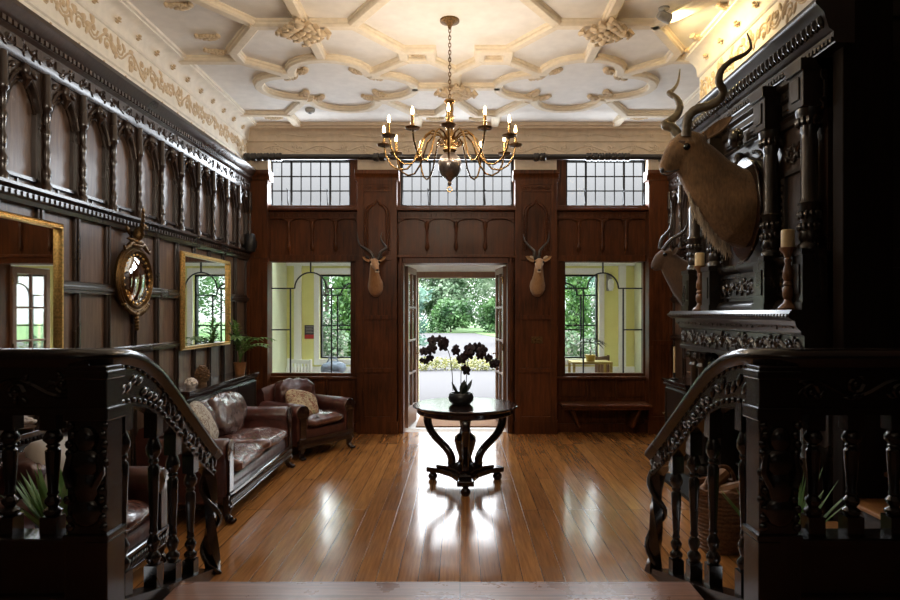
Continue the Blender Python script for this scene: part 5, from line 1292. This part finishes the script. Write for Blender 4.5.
# ---------------------------------------------------------------- outdoors
m = MB(); m.box(-60,60,PY+.15,120,-.2,-.03); struct(m.build('ground_drive', M['gravel'], smooth=0))
def slab(pts, z, mt, name):
    m = MB(); m.plate(pts, z-.05, z); return struct(m.build(name, mt, smooth=0))
slab([(-60,54),(1.2,52),(3.2,38),(60,32),(60,119),(-60,119)], .0, M['lawn'], 'ground_lawn')
def leafcloud(m, blobs, n, size, seed, elong=1.0):
    r = random.Random(seed); tot = sum(b[3]*b[4]*b[5] for b in blobs)
    for b in blobs:
        for k in range(max(20, int(n*b[3]*b[4]*b[5]/tot))):
            v = Vector((r.gauss(0,1), r.gauss(0,1), r.gauss(0,1))).normalized(); q = r.random()**.25
            p = Vector((b[0]+v.x*b[3]*q, b[1]+v.y*b[4]*q, b[2]+v.z*b[5]*q))
            d = Vector((r.gauss(0,1), r.gauss(0,1), r.gauss(0,.7)+elong-1)).normalized(); nn = Vector((r.gauss(0,1), r.gauss(0,1), r.gauss(0,1)+.6)).normalized()
            s = d.cross(nn)
            if s.length < .1: continue
            s = s.normalized(); L_ = size*r.uniform(.6,1.3)
            m.add([p, p+d*L_*.5+s*L_*.28, p+d*L_, p+d*L_*.5-s*L_*.28], [(0,1,2,3)])
def tree(name, label, cat, x, y, h, w, mt, seed, n=5000, trunk=True, low=-.06, size=.35, group=None):
    t = thing(name, label, cat, (x,y,-.03), 0, group); r = random.Random(seed); blobs = [(0,0,h*.55,w*.42,w*.42,h*.42)]
    for k in range(12):
        a = r.uniform(0,2*PI); q = r.uniform(.3,.6)*w*.75; z = h*r.uniform(low+.12,.86); s = w*r.uniform(.16,.28)
        blobs.append((q*math.cos(a), q*math.sin(a), z, s, s, s*.8))
    m = MB(); leafcloud(m, blobs, n, size, seed); m.build('foliage', mt, t, smooth=0)
    m = MB(); m.tube([(0,0,0),(.05*w*.2,0,h*.3),(0,.03*w,h*.7)], [h*.025,h*.02,h*.008], 8)
    for k in range(4): a = k*1.6; m.tube([(0,0,h*.3),(math.cos(a)*w*.15,math.sin(a)*w*.15,h*.5),(math.cos(a)*w*.3,math.sin(a)*w*.3,h*.65)], [h*.012,h*.008,h*.003], 6)
    m.build('trunk', M['bark'], t)
G = 'trees across the drive'
for i, (x, y, h, w, k, lab) in enumerate((
    (-5.6,62,9.0,8.5,'tree1','dark green spreading tree behind the lawn seen left of centre in the doorway'),
    (.4,68,9.6,8,'tree1','tall mid green tree standing furthest back in the centre of the doorway'),
    (4.2,55,8.6,7.5,'tree3','pale leafed tree on the right side of the view through the doorway'),
    (-1.6,60,6.4,5.2,'tree3','shorter light leaved tree at the centre of the doorway view'),
    (-12.5,58,9.2,9,'tree1','green tree far left beyond the drive seen through the left window'),
    (11,60,9.2,9,'tree2','blue green tree far right beyond the drive seen through the right window'),
    (-18.5,50,8.5,8,'tree3','light green tree farthest left beyond the drive'),
    (17.5,52,8.5,8,'tree1','dark green tree farthest right beyond the drive'))):
    tree('broadleaf_tree', lab, 'tree', x, y, min(h*1.3, 1.5+.158*y), w, M[k], 50+i, 9000 if abs(x) < 7 else 4500, group=G)
tree('bushy_tree', 'blue green bushy tree close to the drive at the left side of the doorway', 'tree', -2.75, 26, 3.9, 2.7, M['tree2'], 71, 5000, size=.22, low=.0)
tree('shrub', 'rounded shrub at the right side of the doorway beside the lawn', 'shrub', 3.7, 33, 2.6, 3.0, M['tree3'], 72, 4000, size=.2, low=.0)
for i, (x, y, h, w, k, lab) in enumerate(((-5.4,53.5,3.2,3.6,'tree1','dark green bush on the lawn at the left of the doorway view'),(-.8,53.5,3.0,3.6,'tree1','dark green bush on the lawn at the centre of the doorway view'),
    (3.5,53.0,3.2,3.4,'tree1','dark green bush on the lawn at the right of the doorway view'))):
    tree('shrub', lab, 'shrub', x, y, h, w, M[k], 171+i, 4500, size=.3, low=-.1, group='bushes under the trees')
t = thing('low_hedge', 'low yellow green hedge across the drive in front of the doorway', 'hedge', (0,18.2,-.03)); m = MB(); r = random.Random(5)
leafcloud(m, [(x*.28-4.2, .12*math.sin(x), .19+.03*math.sin(x*1.7), .25,.32,.20) for x in range(31)], 5200, .085, 6); m.build('foliage', M['hedge'], t, smooth=0)
m = MB()
for x in range(30): m.tube([(x*.28-4.1,0,0),(x*.28-4.06,.03,.2)], .012, 5)
m.build('stems', M['bark'], t)
def conifer(label, x, y, h, w, seed):
    t = thing('cypress', label, 'tree', (x,y,-.03)); m = MB()
    leafcloud(m, [(0,0,.15+h*k/9,w*(1-.5*k/9),w*(1-.5*k/9),h/9) for k in range(9)], 5000, .10, seed, 2.2); m.build('foliage', M['cypress'], t, smooth=0)
    m = MB(); m.tube([(0,0,0),(0,0,h*.8)], [.06,.02], 8); m.build('trunk', M['bark'], t)
conifer('slim green cypress close outside the left porch window', -2.42, 13.0, 3.4, .33, 81)
conifer('slim green cypress close outside the right porch window', 2.46, 13.0, 3.4, .36, 82)
def rose(label, x, y, h, w, seed, nb):
    t = thing('flowering_shrub', label, 'shrub', (x,y,-.03)); r = random.Random(seed); blobs = [(r.uniform(-w,w)*.5, r.uniform(-w,w)*.4, h*r.uniform(.25,.85), w*.3,w*.3,h*.18) for k in range(10)]
    m = MB(); leafcloud(m, blobs, 1500, .10, seed); m.build('foliage', M['tree3'], t, smooth=0)
    m = MB(); leafcloud(m, blobs, nb, .07, seed+1); m.build('blossom', M['blossom'], t, smooth=0)['kind'] = 'stuff'
    m = MB()
    for k in range(5): m.tube([(0,0,0),(blobs[k][0]*.5,blobs[k][1]*.5,h*.4),(blobs[k][0],blobs[k][1],blobs[k][2])], [.015,.01,.005], 5)
    m.build('stems', M['bark'], t)
rose('white flowering shrub outside the right porch window below the cypress', 2.25, 12.0, 1.35, .8, 91, 1300)
rose('loose shrub with pale flowers outside the left porch window', -2.75, 12.4, 1.7, .8, 92, 700)
rose('leafy shrub with pale flowers beside the right cypress', 2.95, 14.0, 2.3, .7, 93, 600)
# ---------------------------------------------------------------- light
def lamp(name, kind, loc, power, col, size=.05, rot=None, **k):
    d = bpy.data.lights.new(name, kind); d.energy = power; d.color = col
    if kind == 'AREA': d.size = size
    if kind in ('POINT','SPOT'): d.shadow_soft_size = size
    for a in sorted(k): setattr(d, a, k[a])
    o = bpy.data.objects.new(name, d); COL.objects.link(o); o.location = loc
    if rot: o.rotation_euler = rot
    return o
for i, p in enumerate(BULBS): lamp('candle_light', 'POINT', p, KNOB['candle'], (1,.83,.64), .02)
s_ = lamp('spot_light', 'SPOT', SP + Vector((0,0,-.075)) + dS*.07, KNOB['spot'], (1,.74,.34), .03, spot_size=2.4, spot_blend=.6)
s_.rotation_euler = dS.to_track_quat('-Z','Y').to_euler()

lamp('landing_fill', 'POINT', (-.1,-.6,3.3), KNOB['landing'], (1,.83,.62), .25)  # unseen warm fill lamp added behind the camera, no fitting
for x in (-1.3,-.3):                                 # unseen warm fill spots added above the frame, aimed at the window wall
    q_ = lamp('spot_light', 'SPOT', (x,1.6,3.4), KNOB['fwd'], (1,.87,.70), .12, spot_size=1.75, spot_blend=.6); q_.rotation_euler = Vector((-.12,1,.03)).to_track_quat('-Z','Y').to_euler()
sun = lamp('sun', 'SUN', (0,-20,40), KNOB['sun'], (1,.97,.9), angle=.2); sun.rotation_euler = Vector((.25,.75,-.85)).to_track_quat('-Z','Y').to_euler()
for i, (r, y) in enumerate([(x, BY+.25) for x in (LWIN, RWIN, DOOR)+tuple(CL)]+[(PWL,PY+.18),(PWR,PY+.18),((PD[0],PD[1],0,PD[3]),PY+.18)]):
    d = bpy.data.lights.new('daylight_portal', 'AREA'); d.shape = 'RECTANGLE'; d.size = r[1]-r[0]; d.size_y = r[3]-r[2]; d.cycles.is_portal = True
    o = bpy.data.objects.new('daylight_portal', d); COL.objects.link(o); o.location = ((r[0]+r[1])/2, y, (r[2]+r[3])/2); o.rotation_euler = (-PI/2,0,0)
for r in CL:                                           # cool lamps added inside the clerestory panes to boost the window light
    q_ = lamp('daylight_boost', 'AREA', ((r[0]+r[1])/2, BY+.035, (r[2]+r[3])/2), KNOB['day']*(r[1]-r[0]), (.86,.93,1), shape='RECTANGLE', size=r[1]-r[0]-.08); q_.data.size_y = r[3]-r[2]-.08; q_.rotation_euler = (-PI/2+.25,0,0)
w = bpy.data.worlds.new('overcast'); S.world = w; w.use_nodes = True; nt = w.node_tree; bg = nt.nodes['Background']
tc = N(nt,'ShaderNodeTexCoord'); sx = N(nt,'ShaderNodeSeparateXYZ'); nt.links.new(tc.outputs['Generated'], sx.inputs[0])
cr = N(nt,'ShaderNodeValToRGB'); e = cr.color_ramp.elements           # overcast: far brighter overhead than at the horizon
e[0].position = .0; e[0].color = (.155,.16,.165,1); e[1].position = 1; e[1].color = (.9,.96,1.05,1)
for p_, v_ in ((.17,.27),(.30,.5),(.6,.85)): x_ = e.new(p_); x_.color = (v_*.95, v_*.98, v_*1.02, 1)
nt.links.new(sx.outputs['Z'], cr.inputs[0]); nt.links.new(cr.outputs[0], bg.inputs[0]); bg.inputs[1].default_value = KNOB['sky']
# ---------------------------------------------------------------- camera
cam = bpy.data.cameras.new('camera'); co = bpy.data.objects.new('camera', cam); COL.objects.link(co)
co.location = (0,0,EYE); co.rotation_euler = (PI/2,0,0); cam.sensor_width = 36; cam.sensor_fit = 'HORIZONTAL'; cam.lens = 36*F/900
cam.shift_x = -10/900; cam.shift_y = 13/900; cam.clip_start = .05; cam.clip_end = 500
S.camera = co
S.view_settings.view_transform = 'Standard'; S.view_settings.look = 'None'; S.view_settings.gamma = 1; S.view_settings.use_curve_mapping = False
S.view_settings.exposure = KNOB['exposure']
S.cycles.max_bounces = 10; S.cycles.diffuse_bounces = 5; S.cycles.glossy_bounces = 5; S.cycles.transparent_max_bounces = 16
S.cycles.caustics_reflective = True; S.cycles.caustics_refractive = False; S.cycles.sample_clamp_indirect = 6
